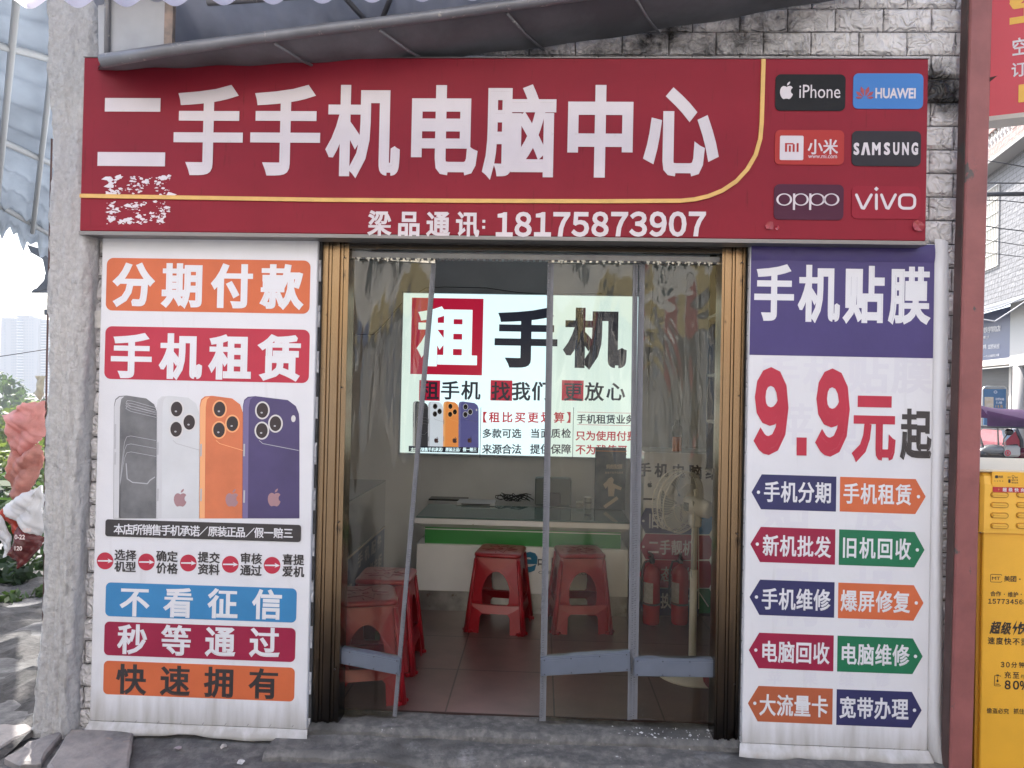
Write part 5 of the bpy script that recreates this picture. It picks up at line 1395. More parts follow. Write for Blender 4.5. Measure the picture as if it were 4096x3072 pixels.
BPINK = mat('pink_plastic', (.80, .42, .39), rough=.3, var=.3, vscale=8, trans=.5); BSAL = mat('salmon_plastic', (.66, .32, .27), rough=.3, var=.4, vscale=12, trans=.45)
BWHT = mat('white_plastic_film', (.72, .72, .74), rough=.25, var=.15, vscale=9, trans=.35); BBRN = mat('maroon_plastic', (.16, .03, .03), rough=.25, var=.5, vscale=9, trans=.15); BRED = mat('red_plastic_film', (.55, .08, .05), rough=.3, var=.4, vscale=12, trans=.3)
bag('pale pink plastic bag sheet caught on the left of the column, topmost', [(12, 898), (50, 872), (98, 866), (100, 940), (82, 960), (50, 988), (26, 965), (14, 915)], .35, BPINK, seed=2)
bag('salmon plastic bag with creases hanging under the pale pink one', [(26, 962), (48, 985), (84, 958), (97, 985), (80, 1040), (52, 1082), (32, 1075), (18, 1030)], .33, BSAL, seed=3)
bag('white plastic bag hanging low beside the column', [(12, 1088), (60, 1062), (96, 1048), (98, 1150), (70, 1170), (45, 1130), (20, 1115)], .30, BWHT, seed=4)
t_ = bag('maroon printed plastic bag hanging lowest among the bags', [(42, 1130), (66, 1150), (92, 1160), (90, 1180), (62, 1215), (42, 1228), (24, 1196), (32, 1160)], .28, BBRN, seed=5)
m = MB()
for s, u0, v0, u1, v1 in (('680', 48, 1141, 66, 1150), ('0-22', 30, 1155, 52, 1166), ('120', 30, 1180, 46, 1190)):
    A = P(u0, v0, .18); B = P(u1, v1, .18); fit(m, s, A.x, B.x, B.z, A.z, .185, .03)
m.build('lettering', mat('bag_print', (.75, .62, .6), rough=.4), t_)
bag('red orange plastic bag squeezed between the white and maroon bags', [(8, 1098), (22, 1112), (46, 1130), (58, 1148), (40, 1160), (22, 1135), (4, 1112)], .31, BRED, seed=6, bul=.03)
bag('long clear white film strip hanging at the left picture edge', [(-8, 1100), (8, 1120), (28, 1165), (24, 1190), (14, 1204), (2, 1170), (-10, 1140)], .27, BWHT, seed=7, bul=.02)
bag('pale torn film hanging beside the column above the pink bag', [(82, 812), (98, 812), (99, 850), (92, 865), (76, 852), (78, 842), (90, 838)], .4, mat('beige_film', (.50, .47, .38), rough=.4, trans=.4), seed=8, bul=.02)

m = MB(); a, b = P(96, 1235, .36), P(97, 790, .40)
m.tube([Vector((a.x, .36, -.25)), a, P(98, 1000, .36), P(101, 790, .36), P(106, 560, .36), P(112, 300, .36)], .005, 6)
tag(m.build('rusty_wire', RSD), 'rusty wire hanging behind the column with plastic bags caught on it', 'wire')
# ------------------------------------------------------------------ trees, shrubs, tower
LEAFS = [mat('leaf_%s' % n_, c_, rough=.55, trans=.45, var=.5, vscale=3, col2=c2_) for n_, c_, c2_ in (('yellow', (.16, .20, .030), (.09, .14, .025)), ('mid', (.07, .12, .028), (.04, .075, .02)), ('dark', (.035, .065, .022), (.02, .04, .016)))]
BARK = mat('bark', (.10, .08, .06), rough=.9, var=.4, vscale=20)
def leaves(mb, c, R, n, size, r_, squash=.8, clumps=14):
    cs = [(c + Vector((r_.gauss(0, .5) * R, r_.gauss(0, .5) * R, r_.gauss(0, .42) * R * squash)), R * r_.uniform(.18, .42)) for _ in range(clumps)]
    for i in range(n):
        cc_, cr = cs[r_.randrange(clumps)]
        d = Vector((r_.gauss(0, 1), r_.gauss(0, 1), r_.gauss(0, 1))).normalized()
        p = cc_ + d * cr * r_.uniform(.5, 1.05)
        nrm_ = (d + Vector((r_.gauss(0, .6), r_.gauss(0, .6), r_.gauss(.4, .6)))).normalized()
        a = nrm_.orthogonal().normalized(); b = nrm_.cross(a); th_ = r_.uniform(0, 6.28)
        a, b = a * math.cos(th_) + b * math.sin(th_), b * math.cos(th_) - a * math.sin(th_)
        s_ = size * r_.uniform(.6, 1.3)
        mb.add([p - a * s_, p - b * s_ * .5, p + a * s_, p + b * s_ * .5], [(0, 1, 2, 3)], False)
def tree(name, lab, u_, vtop, d, R, kind, seed, group='trees behind the left column', nl=900, trunk=True):
    r_ = random.Random(seed)
    Y = CAM.y + d; p = P(u_, vtop, Y); c = Vector((p.x, Y, p.z - R * .75)); base = gz(p.x, Y) - .1
    t = thing(name, lab, 'tree' if trunk else 'shrub', (c.x, Y, base), group)
    if trunk:
        m_ = MB(); m_.tube([(c.x, Y, base), (c.x + .03 * R, Y, (base + c.z) / 2), (c.x, Y, c.z), (c.x + .1 * R, Y, c.z + .4 * R)], [.09 * R, .07 * R, .05 * R, .015 * R], 8)
        for k in range(5):
            a = k * 1.3; m_.tube([(c.x, Y, c.z - .5 * R), (c.x + .5 * R * math.cos(a), Y + .5 * R * math.sin(a), c.z + .2 * R)], [.03 * R, .01 * R], 5)
        m_.build('trunk', BARK, t)
    m_ = MB(); leaves(m_, c, R, nl, R * (.075 if trunk else .11), r_); m_.build('crown', LEAFS[kind], t)
    return t
T_ = [(14, 832, 120, 9, 1, 'hazy round tree at the far left under the apartment tower'), (48, 826, 150, 10, 1, 'hazy tree directly under the middle of the apartment tower'), (86, 822, 130, 9, 2, 'darker hazy tree under the right side of the apartment tower'),
      (40, 868, 70, 6, 0, 'yellow green tree in the middle of the slope, left of the bags'), (78, 872, 60, 5, 1, 'mid green tree close above the topmost pink bag'), (6, 884, 55, 5, 0, 'bright yellow green tree at the picture edge mid slope'),
      (30, 912, 38, 3.6, 0, 'lime green tree just left of the pink bag'), (66, 905, 42, 3.4, 0, 'yellow tree partly hidden by the pink bag top'), (4, 962, 26, 2.6, 0, 'sunlit lime tree at the left edge beside the pink bag'), (10, 1010, 18, 1.7, 1, 'dark green tree at the left edge beside the salmon bag'), (30, 1000, 22, 2.4, 2, 'dark tree behind the salmon bag')]
for i, (u_, v_, d, R, k, lab) in enumerate(T_): tree('tree', lab, u_, v_, d, R, k, 40 + i, nl=1100)
S_ = [(20, 1065, 7.2, .55, 2, 'dark leafy shrub at the left edge under the salmon bag'), (75, 1160, 6.2, .50, 2, 'dark shrub right behind the maroon bag by the column'), (15, 1190, 5.6, .45, 2, 'low dark shrub at the left edge over the soil'), (62, 1230, 5.2, .38, 1, 'low green shrub at the column foot'), (-30, 1130, 6.4, .7, 1, 'broad shrub leaving the picture on the left')]
for i, (u_, v_, d, R, k, lab) in enumerate(S_): tree('shrub', lab, u_, v_, d, R, k, 70 + i, group='shrubs on the slope edge', nl=750, trunk=False)
for i, (x, y, R) in enumerate(((-7.3, 5.4, 1.8), (-9.2, 7.0, 1.9), (-10.6, 8.8, 2.1))):  # unseen trees added to keep the sun off the soil
    r_ = random.Random(90 + i); b0 = gz(x, y) - .2
    t = thing('tree', 'broad unseen tree added beyond the left picture edge to shade the soil' , 'tree', (x, y, b0), 'unseen added shade trees left of the picture')
    m_ = MB(); m_.tube([(x, y, b0), (x + .1, y, 3.6), (x, y, 6.6)], [.18, .13, .05], 8); m_.build('trunk', BARK, t)
    m_ = MB(); leaves(m_, Vector((x, y, 6.5)), R, 2200, .17, r_); m_.build('crown', LEAFS[1], t)
# apartment tower
TWY = 700.0
tw_ = thing('apartment_tower', 'tall pale apartment tower hazy in the distance beyond the trees on the left', 'building', tuple(P(52, 815, TWY)))
TWALL = mat('tower_wall', (.24, .235, .235), rough=.9); TWIN = mat('tower_glass', (.12, .15, .18), rough=.3); TBAL = mat('tower_balcony', (.60, .58, .55), rough=.8)
def tpx(u0, u1, v0, v1, y0, y1, mt, name, par=tw_):
    A_ = P(u0, v0, TWY); B_ = P(u1, v1, TWY); m_ = MB(); m_.box(A_.x, B_.x, TWY + y0, TWY + y1, B_.z, A_.z); return m_.build(name, mt, par)
wl = tpx(2, 79, 686, 850, 0, 25, TWALL, 'wall'); tpx(33, 60, 680, 686, 2, 15, TWALL, 'roof_house'); tpx(79.3, 106, 692, 850, 4, 28, TWALL, 'wall'); tpx(60, 100, 683, 685, 8, 9, TBAL, 'roof_rail')
m = MB(); m2 = MB()
fl = 26
for k in range(fl):
    v_ = 690 + k * 6.1
    for u_ in (10, 25, 29, 33, 53, 58, 64, 70): A = P(u_, v_, TWY); B = P(u_ + 2, v_ + 3, TWY); m.box(A.x, B.x, TWY - .3, TWY - .05, B.z, A.z)
    A = P(39, v_, TWY); B = P(50, v_ + 3.6, TWY); m.box(A.x, B.x, TWY - .4, TWY - .05, B.z, A.z)
    A = P(38, v_ + 3.6, TWY); B = P(51, v_ + 5, TWY); m2.box(A.x, B.x, TWY - 1.5, TWY - .05, B.z, A.z)
    A = P(82, v_ + 4, TWY); B = P(105, v_ + 7, TWY); m.box(A.x, B.x, TWY + 3.6, TWY + 3.95, B.z, A.z)
    A = P(84, v_ + 7, TWY); B = P(103, v_ + 8.5, TWY); m2.box(A.x, B.x, TWY + 2.5, TWY + 3.95, B.z, A.z)
m.build('window_row', TWIN, tw_); m2.build('balcony_row', TBAL, tw_)
# power lines on the left
for k, (pts, lab) in enumerate((([(-40, 566), (40, 552), (130, 530)], 'overhead power line at the upper left below the torn roof'), ([(-40, 622), (30, 607), (130, 588)], 'overhead power line next below the torn roof sheets at left'), ([(-40, 776), (40, 764), (130, 750)], 'thin power line crossing in front of the apartment tower'), ([(-30, 1010), (30, 1012), (120, 1013)], 'thin wire crossing behind the salmon bag'))):
    m = MB(); m.tube([P(u_, v_, 6.0 + k * .4) for u_, v_ in pts], .006, 5); tag(m.build('power_line', DARKMETAL), lab, 'cable', 'wires on the left')

# ------------------------------------------------------------------ yellow charging cabinet on the right
YEL = mat('yellow_paint', (.80, .42, .04), rough=.38, var=.10, vscale=4, spec=.45); YEL2 = mat('yellow_plastic', (.82, .46, .06), rough=.35, var=.06, vscale=4); YDK = mat('yellow_recess', (.42, .20, .015), rough=.5); BLK = mat('black_print', (.02, .018, .016), rough=.5)
KY = -.06
A = P(3930 / K, 2260 / K, KY); ztop = P(3935 / K, 1888 / K, KY).z; zmid = P(3960 / K, 2110 / K, KY).z
kx = P(3926 / K, 2600 / K, KY).x
cb = thing('charging_cabinet', 'yellow battery charging cabinet with black lettering right of the red steel pillar', 'cabinet', (kx + .4, KY + .3, -.06))
zb2 = -.045
m = MB(); m.rbox(kx, kx + .95, KY, KY + .60, zb2, zmid, .004); m.build('body', YEL, cb)
m = MB()
prof = [(KY - .012, zmid - .02), (KY - .014, zmid), (KY - .016, ztop - .05), (KY - .010, ztop - .015), (KY + .01, ztop), (KY + .62, ztop), (KY + .62, zmid - .02)]
xl, xr = kx - .018, kx + .97
m.add([(xl + .012, y, z) for y, z in prof] + [(xr, y, z) for y, z in prof] + [(xl, y + (.012 if i < 5 else -.012), min(z, ztop - .014)) for i, (y, z) in enumerate(prof)],
      [tuple((i, i + 7, (i + 1) % 7 + 7, (i + 1) % 7)) for i in range(7)] + [tuple(range(13, 6, -1))] + [tuple(range(14, 21))[::-1]] + [tuple((i, (i + 1) % 7, (i + 1) % 7 + 14, i + 14)) for i in range(7)], False)
m.build('top_cover', YEL2, cb)
m = MB(); m.box(kx - .014, kx - .0005, KY + .015, KY + .58, zb2 + .01, zmid - .021); m.build('side_post', YDK, cb)
m = MB(); m.rbox(xl - .01, xr, KY - .012, KY + .63, ztop + .0005, ztop + .012, .003); m.build('lid', mat('lid_cream', (.62, .52, .36), rough=.5), cb)
zs = lambda p: (3880 / K + p[0] / 2.514 / K, 1840 / K + p[1] / 2.514 / K)
for yv in (349, 452, 556, 662):
    for xv in (298, 556):
        xv2 = xv - (349 - yv) * -.02
        m = MB(); A = P(*zs((xv, yv)), KY - .0175); hw_ = .0325; hh_ = .0085
        m.prism(rrect(A.x - hw_ - .004, A.x + hw_ + .004, A.z - hh_ - .004, A.z + hh_ + .003, .012), KY - .0178, KY - .010); o_ = m.build('vent_slot', YDK, cb)
        m = MB(); m.prism(rrect(A.x - hw_, A.x + hw_ - .003, A.z - hh_, A.z + hh_ - .002, .0085), KY - .0235, KY - .018); m.build('vent_louvre', YEL2, o_)
yc = KY - .0175
m = MB(); A = P(*zs((222, 118)), yc); m.prism(rrect(A.x, A.x + .5, A.z - .058, A.z, .006), yc - .0015, yc + .004); o_ = m.build('instruction_plate', YEL, cb)
m = MB(); row(m, '美团', (296, 168), (320, 169), 26, 26, yc - .0016, zs, bold=.025); A = P(*zs((264, 168)), yc); q = rrect(A.x - .006, A.x + .006, A.z - .006, A.z + .006, .003); m.prism(q, yc - .0024, yc - .0016)
row(m, '扫码租借', (250, 211), (328, 212), 14, 12, yc - .0016, zs, bold=.02); row(m, '归还', (386, 174), (402, 174), 17, 18, yc - .0016, zs, bold=.02); row(m, '提示', (458, 176), (474, 176), 17, 18, yc - .0016, zs, bold=.02)
row(m, '查看订单', (424, 202), (476, 203), 17, 18, yc - .0016, zs, bold=.02); row(m, '是否结束', (424, 228), (476, 229), 17, 18, yc - .0016, zs, bold=.02)
A = P(*zs((430, 166)), yc); ring(m, (A.x, A.z), .0055, .0055, .0016, .0016, yc - .0022); m.box(A.x - .002, A.x + .002, yc - .0022, yc - .0016, A.z - .009, A.z - .006)
A = P(*zs((395, 210)), yc); m.prism(rrect(A.x - .005, A.x + .004, A.z - .008, A.z + .007, .002), yc - .0022, yc - .0016)
m.build('lettering', BLK, o_)
m = MB(); A = P(*zs((230, 270)), yc); B = P(*zs((230, 321)), yc); m.prism(rrect(A.x, A.x + .5, B.z, A.z, .003), yc - .0012, yc + .002); o_ = m.build('red_stripe', mat('stripe_red', (.42, .02, .03), rough=.4), cb)
m = MB(); row(m, '超级快充', (348, 298), (528, 304), 42, 42, yc - .0016, zs, bold=.03); m.build('lettering', INKWHITE, o_)
m = MB(); m.prism(ppx([(292, 282), (282, 298), (288, 298), (284, 310), (296, 293), (290, 293)], yc - .0016, zs), yc - .0022, yc - .0016); m.build('flash_mark', GOLD, o_)
kf = KY - .0006
m = MB()
A = P(*zs((262, 1190)), kf); stroke(m, rrect(A.x - .0225, A.x + .0225, A.z - .0155, A.z + .0165, .004), .002, kf); fitpx(m, 'MT', (222, 1173), (303, 1207), kf, zs, bold=.015)
fitpx(m, '美', (342, 1164), (403, 1223), kf, zs, bold=.03); fitpx(m, '团', (408, 1166), (466, 1226), kf, zs, bold=.03); A = P(*zs((501, 1199)), kf); m.prism(circ(A.x, A.z, .003, 10), kf - .0005, kf)
row(m, '合作', (231, 1344), (286, 1345), 54, 56, kf, zs, bold=.025); row(m, '维护', (406, 1352), (460, 1353), 54, 56, kf, zs, bold=.025)
for xv in (345, 515): A = P(*zs((xv, 1350)), kf); m.prism(circ(A.x, A.z, .0022, 10), kf - .0005, kf)
row(m, '１５７７３４５６８', (200, 1419), (556, 1428), 62, 64, kf, zs, bold=.03)
row(m, '超级', (1632, 812), (1697, 815), 60, 78, kf, zd, bold=.04, slant=.25); m.prism(ppx([(1762, 768), (1732, 818), (1748, 818), (1738, 858), (1768, 806), (1752, 806)], kf, zd), kf - .0005, kf); row(m, '快充', (1796, 815), (1862, 818), 60, 78, kf, zd, bold=.04, slant=.25)
row(m, '速度快不烫', (1606, 890), (1806, 898), 44, 46, kf, zd, bold=.025)
row(m, '３０', (1675, 1034), (1706, 1035), 38, 42, kf, zd, bold=.03); row(m, '分', (1744, 1036), (1744, 1036), 36, 38, kf, zd, bold=.025); row(m, '钟', (1790, 1037), (1790, 1037), 36, 38, kf, zd, bold=.025)
row(m, '充至', (1705, 1097), (1755, 1099), 42, 44, kf, zd, bold=.025); row(m, '约', (1795, 1106), (1795, 1106), 24, 26, kf, zd, bold=.01); row(m, '８０％', (1705, 1156), (1806, 1160), 62, 68, kf, zd, bold=.035)
A = P(*zd((1644, 1130)), kf); q = .62; stroke(m, rrect(A.x - .0125, A.x + .0125, A.z - .0225, A.z + .0195, .003), .0022, kf); m.box(A.x - .005, A.x + .005, kf - .0005, kf, A.z + .020, A.z + .024); m.box(A.x - .008, A.x + .008, kf - .0005, kf, A.z - .017, A.z - .014); m.prism(circ(A.x, A.z - .002, .004, 10, .006), kf - .0005, kf); m.box(A.x - .0008, A.x + .0008, kf - .0005, kf, A.z + .003, A.z + .016)
row(m, '偷盗必究', (1594, 1312), (1696, 1316), 33, 36, kf, zd, bold=.02); row(m, '抓住拨打', (1756, 1316), (1856, 1320), 33, 36, kf, zd, bold=.02)
m.build('lettering', BLK, cb)
m = MB()
for u_ in (88, 116): A = P(*zs((u_, 722)), KY + .01); m.ball((A.x, KY - .001, A.z), .004, 5)
m.build('bolt', STEEL, cb)

# ------------------------------------------------------------------ neighbouring red sign, upper right
NY = .30
A = P(3950 / K, 466 / K, NY)
ns = thing('neighbour_sign', 'bright red banner sign with yellow and white characters at the upper right edge', 'sign', (A.x - .25, NY + .10, A.z))
ns.rotation_euler = (0, 0, math.radians(-21))
ORG[ns.name] = (0, 0, 0)
m = MB(); m.box(0, 2.2, 0, .10, 0, .9); m.build('sign_board', mat('neighbour_red', (.56, .03, .06), rough=.4, var=.08, vscale=2), ns)
m = MB(); m.box(-.01, 2.21, -.006, .11, -.022, -.0005); m.build('sign_frame', mat('frame_cream', (.5, .46, .42), rough=.5), ns)
def nloc(a, b):
    """photo point on the rotated sign face -> its own x, z"""
    d = ray(a, b); rz = ns.rotation_euler[2]; n_ = Vector((-math.sin(rz), math.cos(rz), 0)); o_ = Vector(ns.location)
    p = CAM + d * ((o_ - CAM).dot(n_) / d.dot(n_)) - o_
    return p.x * math.cos(rz) + p.y * math.sin(rz), p.z
def nfit(mb, s, p0, p1, bold):
    a = nloc(*[q / K for q in p0]); b = nloc(*[q / K for q in p1]); fit(mb, s, a[0], b[0], b[1], a[1], -.001, bold)
m = MB(); nfit(m, '空', (4040, -60), (4180, 78), .05); m.build('lettering', mat('sign_yellow', (.75, .42, .05), rough=.4), ns)
m = MB(); nfit(m, '空调', (4050, 155), (4170, 210), .02); nfit(m, '订座', (4046, 252), (4166, 296), .02); m.build('lettering', INKWHITE, ns)
m = MB(); a, b = nloc(4074 / K, 340 / K), nloc(4300 / K, 384 / K); m.prism(rrect(a[0], b[0], b[1], a[1], .004), -.002, 0); m.build('yellow_panel', MATS['sign_yellow'], ns)

# ------------------------------------------------------------------ house across the side street (right)
rb_ang = math.radians(-101.5)
RD = 20.0
ang = math.atan((4000 - 2048) / F_PX) + YAW
RO = Vector((math.tan(ang) * RD * .95, CAM.y + RD * .95, 0))
hs = thing('tiled_house', 'sunlit white tiled house with balcony, barred window and ground floor shop on the right', 'building', tuple(RO))
hs.rotation_euler = (0, 0, rb_ang); ORG[hs.name] = (0, 0, 0)
rxx, ryy = Vector((math.cos(rb_ang), math.sin(rb_ang), 0)), Vector((-math.sin(rb_ang), math.cos(rb_ang), 0))
def hloc(a, b, off=0.0):
    d = ray(a / K, b / K); o_ = RO + ryy * off
    p = CAM + d * ((o_ - CAM).dot(ryy) / d.dot(ryy)) - RO
    return p.dot(rxx), p.z
ht = mat('house_tile', (.66, .65, .64), rough=.5, bump=.03, bscale=9)
def brick_col(m_, w_, h_, c1, c2, cm):
    n, l = m_.node_tree.nodes, m_.node_tree.links; b = n['Principled BSDF']
    br = n.new('ShaderNodeTexBrick'); br.inputs['Scale'].default_value = 1; br.inputs['Brick Width'].default_value = w_; br.inputs['Row Height'].default_value = h_; br.inputs['Mortar Size'].default_value = .012
    br.inputs['Color1'].default_value = (*c1, 1); br.inputs['Color2'].default_value = (*c2, 1); br.inputs['Mortar'].default_value = (*cm, 1)
    tc = n.new('ShaderNodeTexCoord'); mp = n.new('ShaderNodeMapping'); mp.inputs['Rotation'].default_value = (math.radians(-90), 0, 0)
    l.new(tc.outputs['Object'], mp.inputs[0]); l.new(mp.outputs[0], br.inputs['Vector']); l.new(br.outputs['Color'], b.inputs['Base Color'])
brick_col(ht, .40, .125, (.19, .19, .20), (.16, .16, .17), (.075, .075, .08))
hp = mat('house_pink_tile', (.66, .50, .48), rough=.5, bump=.03, bscale=9); brick_col(hp, .40, .14, (.30, .20, .18), (.28, .185, .15), (.16, .11, .10))
z_sill = hloc(3990, 1215)[1]; z_bal = hloc(4020, 655)[1]
xw0, xw1 = hloc(3930, 900)[0], hloc(3998, 900)[0]; zw0, zw1 = hloc(3998, 1060)[1], hloc(3998, 738)[1]
m = MB()
for x0, x1, z0, z1 in ((-6, xw0, z_sill, z_bal), (xw1, 6, z_sill, z_bal), (xw0, xw1, z_sill, zw0), (xw0, xw1, zw1, z_bal)): m.box(x0, x1, 0, .25, z0, z1)
m.build('wall', ht, hs)
m = MB(); m.box(xw0, xw1, .15, .19, zw0, zw1); wn = m.build('window', mat('green_window', (.10, .22, .20), rough=.15), hs)
m = MB()
for i in range(12): x = xw0 + (xw1 - xw0) * i / 11; m.box(x - .014, x + .014, -.04, -.005, zw0, zw1)
for i in range(7): z = zw0 + (zw1 - zw0) * i / 6; m.box(xw0, xw1, -.06, -.041, z - .014, z + .014)
m.build('window_bars', mat('bar_cream', (.66, .63, .58), rough=.5), wn)
m = MB(); m.box(-6, 6, -.42, .249, z_bal, z_bal + .10); m.build('balcony_floor', mat('balcony_white', (.30, .29, .28), rough=.7), hs)
zb0 = z_bal + .105; zb1 = zb0 + .42
m = MB(); m.box(-6, 6, -.42, -.29, zb0, zb0 + .27); m.box(-6, 6, -.44, -.27, zb0 + .64, zb0 + .84); xe = hloc(4062, 560, -.35)[0]; m.box(xe, xe + 1.2, -.43, -.28, zb0 + .2705, zb0 + .6395); m.build('balcony_wall', hp, hs)
for i in range(18):
    x = xe - .10 - i * .20
    m = MB(); m.lathe([(.05, 0), (.05, .03), (.03, .06), (.065, .14), (.065, .19), (.035, .26), (.03, .31), (.05, .34), (.05, .37)], (x, -.355, zb0 + .27), 12); m.build('baluster', mat('baluster_grey', (.55, .52, .50), rough=.7), hs)
m = MB(); m.box(-6, 6, .6, .9, z_bal, z_bal + 5); m.build('upper_wall', mat('beige_render', (.24, .20, .165), rough=.9, var=.2, vscale=1.5), hs)
# ground floor
z_sg1, z_sg0 = hloc(3970, 1268)[1], hloc(3970, 1442)[1]
xs1 = hloc(4044, 1300, -.2)[0]
m = MB(); m.box(-6, xs1, -.18, .2, z_sg0, z_sg1 + .1); sb = m.build('shop_fascia', mat('fascia_blue', (.075, .10, .20), rough=.4), hs)
m = MB()
def hrow(mb, s, p0, p1, ew, eh, bold):
    a, b = hloc(*p0, -.19), hloc(*p1, -.19); qx = (hloc(p0[0] + 10, p0[1], -.19)[0] - a[0]) / 10; qz = (hloc(p0[0], p0[1] - 10, -.19)[1] - a[1]) / 10
    for i, ch in enumerate(s):
        t = i / max(1, len(s) - 1); cx, cz = a[0] + (b[0] - a[0]) * t, a[1] + (b[1] - a[1]) * t; vs_, fs_ = glyph(ch)
        _put(mb, vs_, fs_, lambda x, y: (cx + (x - .5) * ew * qx, cz + (y - .38) * eh * qz), -.19, bold)
hrow(m, '高铁学院店', (3926, 1322), (3993, 1314), 18, 24, .03); hrow(m, 'YUWEIJI', (3924, 1351), (3958, 1346), 9, 14, .03); hrow(m, '砂锅鸡', (3905, 1388), (3939, 1387), 14, 20, .02); hrow(m, '过桥米线', (3957, 1387), (3992, 1385), 12, 20, .02); hrow(m, '一个人也能吃大餐', (3938, 1426), (3993, 1420), 8, 11, .02)
m.build('lettering', INKWHITE, sb)
m = MB(); m.box(-6, xs1, -.20, .2, z_sg0 - .16, z_sg0 - .001); m.build('lintel', mat('lintel_cream', (.60, .57, .53), rough=.7), hs)
m = MB(); m.box(-6, 6, .35, .45, -.6, z_sg0 - .17); m.build('shutter', mat('shutter_dark', (.06, .065, .075), rough=.5, var=.3, vscale=4, stretch=(.3, 1, 6)), hs)
x_a, x_b = hloc(3992, 1500)[0], hloc(4002, 1500)[0]
m = MB(); m.box(x_a, x_b, .25, .349, -.6, z_sg0 - .17); m.build('door_post', mat('post_pale', (.6, .57, .53), rough=.6), hs)
m = MB(); m.box(xs1 + .002, 6, -.22, .34, z_sg0 - .22, z_sill - .1); m.build('white_panel', mat('panel_white', (.5, .5, .49), rough=.6), hs)
x_c = hloc(4052, 1500, -.2)[0]
m = MB(); m.lathe([(.16, 0), (.16, z_sg0 + .36)], (x_c + .17, -.10, -.6), 18); m.build('round_column', mat('column_pale', (.42, .40, .39), rough=.6), hs)
m = MB(); m.add([(-6, -.05, z_sill + .02), (6, -.05, z_sill + .02), (6, -.85, z_sill - .30), (-6, -.85, z_sill - .30), (-6, -.05, z_sill - .06), (6, -.05, z_sill - .06), (6, -.85, z_sill - .36), (-6, -.85, z_sill - .36)], [(0, 1, 2, 3), (4, 7, 6, 5), (3, 2, 6, 7), (0, 3, 7, 4), (1, 5, 6, 2)], False); m.build('street_awning', mat('awning_grey', (.16, .17, .19), rough=.7), hs)
# cables across the right gap
RC = [([(3930, 640), (4010, 652), (4110, 670)], .012, 'thin cable just under the balcony of the tiled house'), ([(3930, 732), (4110, 733)], .016, 'dark cable across the top of the barred window'), ([(3920, 778), (4110, 776)], .055, 'thick bundle of cables across the barred window'), ([(3920, 800), (4010, 802), (4110, 812)], .012, 'cable hanging under the thick cable bundle'),
      ([(3915, 900), (4010, 915), (4110, 926)], .014, 'cable across the middle of the barred window'), ([(3915, 955), (4110, 985)], .010, 'cable across the lower part of the barred window'), ([(3915, 1008), (4110, 1030)], .010, 'lowest cable across the barred window'),
      ([(3915, 1250), (4000, 1230), (4110, 1185)], .022, 'pale cable loop above the blue shop fascia'), ([(3915, 1275), (3980, 1285), (4050, 1240), (4110, 1200)], .016, 'pale slack cable hanging over the blue shop fascia')]
for k, (pts, r_, lab) in enumerate(RC):
    m = MB(); m.tube([P(a / K, b / K, 11.0 + .1 * k) for a, b in pts], r_ * .8, 6); tag(m.build('street_cable', MATS['white_cable'] if k > 6 else DARKMETAL), lab, 'cable', 'cables over the side street')
# A-board
D_ = 12.0
ab = thing('menu_board', 'blue noodle menu board in a tubular frame before the dark shutter', 'sign', tuple(P(2142, 900, D_)))
MBL = mat('menu_blue', (.06, .14, .26), rough=.5)
q = ppx([(3936, 1556), (4024, 1556), (4024, 1700), (3936, 1700)], D_, lambda p: (p[0] / K, p[1] / K)); m = MB(); m.prism(q, D_, D_ + .03); m.build('board', MBL, ab)
m = MB(); A, B = P(3928 / K, 1700 / K, D_ + .015), P(4030 / K, 1548 / K, D_ + .015); m.tube([(A.x, D_ + .015, -.45), (A.x, D_ + .015, B.z - .08), (A.x + .03, D_ + .015, B.z - .02), (A.x + .08, D_ + .015, B.z), (B.x - .08, D_ + .015, B.z), (B.x - .03, D_ + .015, B.z - .02), (B.x, D_ + .015, B.z - .08), (B.x, D_ + .015, -.45)], .018, 8); m.build('frame', ALU, ab)
k4 = lambda p: (p[0] / K, p[1] / K)
m = MB(); row(m, '过桥米线', (3986, 1596), (4012, 1597), 9, 11, D_ - .002, k4, bold=.02); row(m, '（1人份）', (3984, 1610), (4010, 1611), 9, 11, D_ - .002, k4, bold=.02); m.build('lettering', INKWHITE, ab)
m = MB(); row(m, '15元', (3986, 1625), (4006, 1625), 11, 12, D_ - .002, k4, bold=.02); m.build('lettering', MATS['sign_yellow'], ab)
m = MB(); A = P(3982 / K, 1568 / K, D_ - .002); ring(m, (A.x, A.z), .035, .03, .008, .008, D_ - .003); m.box(A.x - .02, A.x + .02, D_ - .004, D_ - .002, A.z - .003, A.z + .003); m.build('emblem', INKWHITE, ab)
m = MB(); q = ppx([(3938, 1588), (3974, 1588), (3974, 1650), (3938, 1650)], D_ - .002, k4); m.prism(q, D_ - .003, D_ - .001); m.build('food_picture', mat('food_print', (.45, .35, .22), rough=.5, var=.8, vscale=9, col2=(.55, .50, .45)), ab)
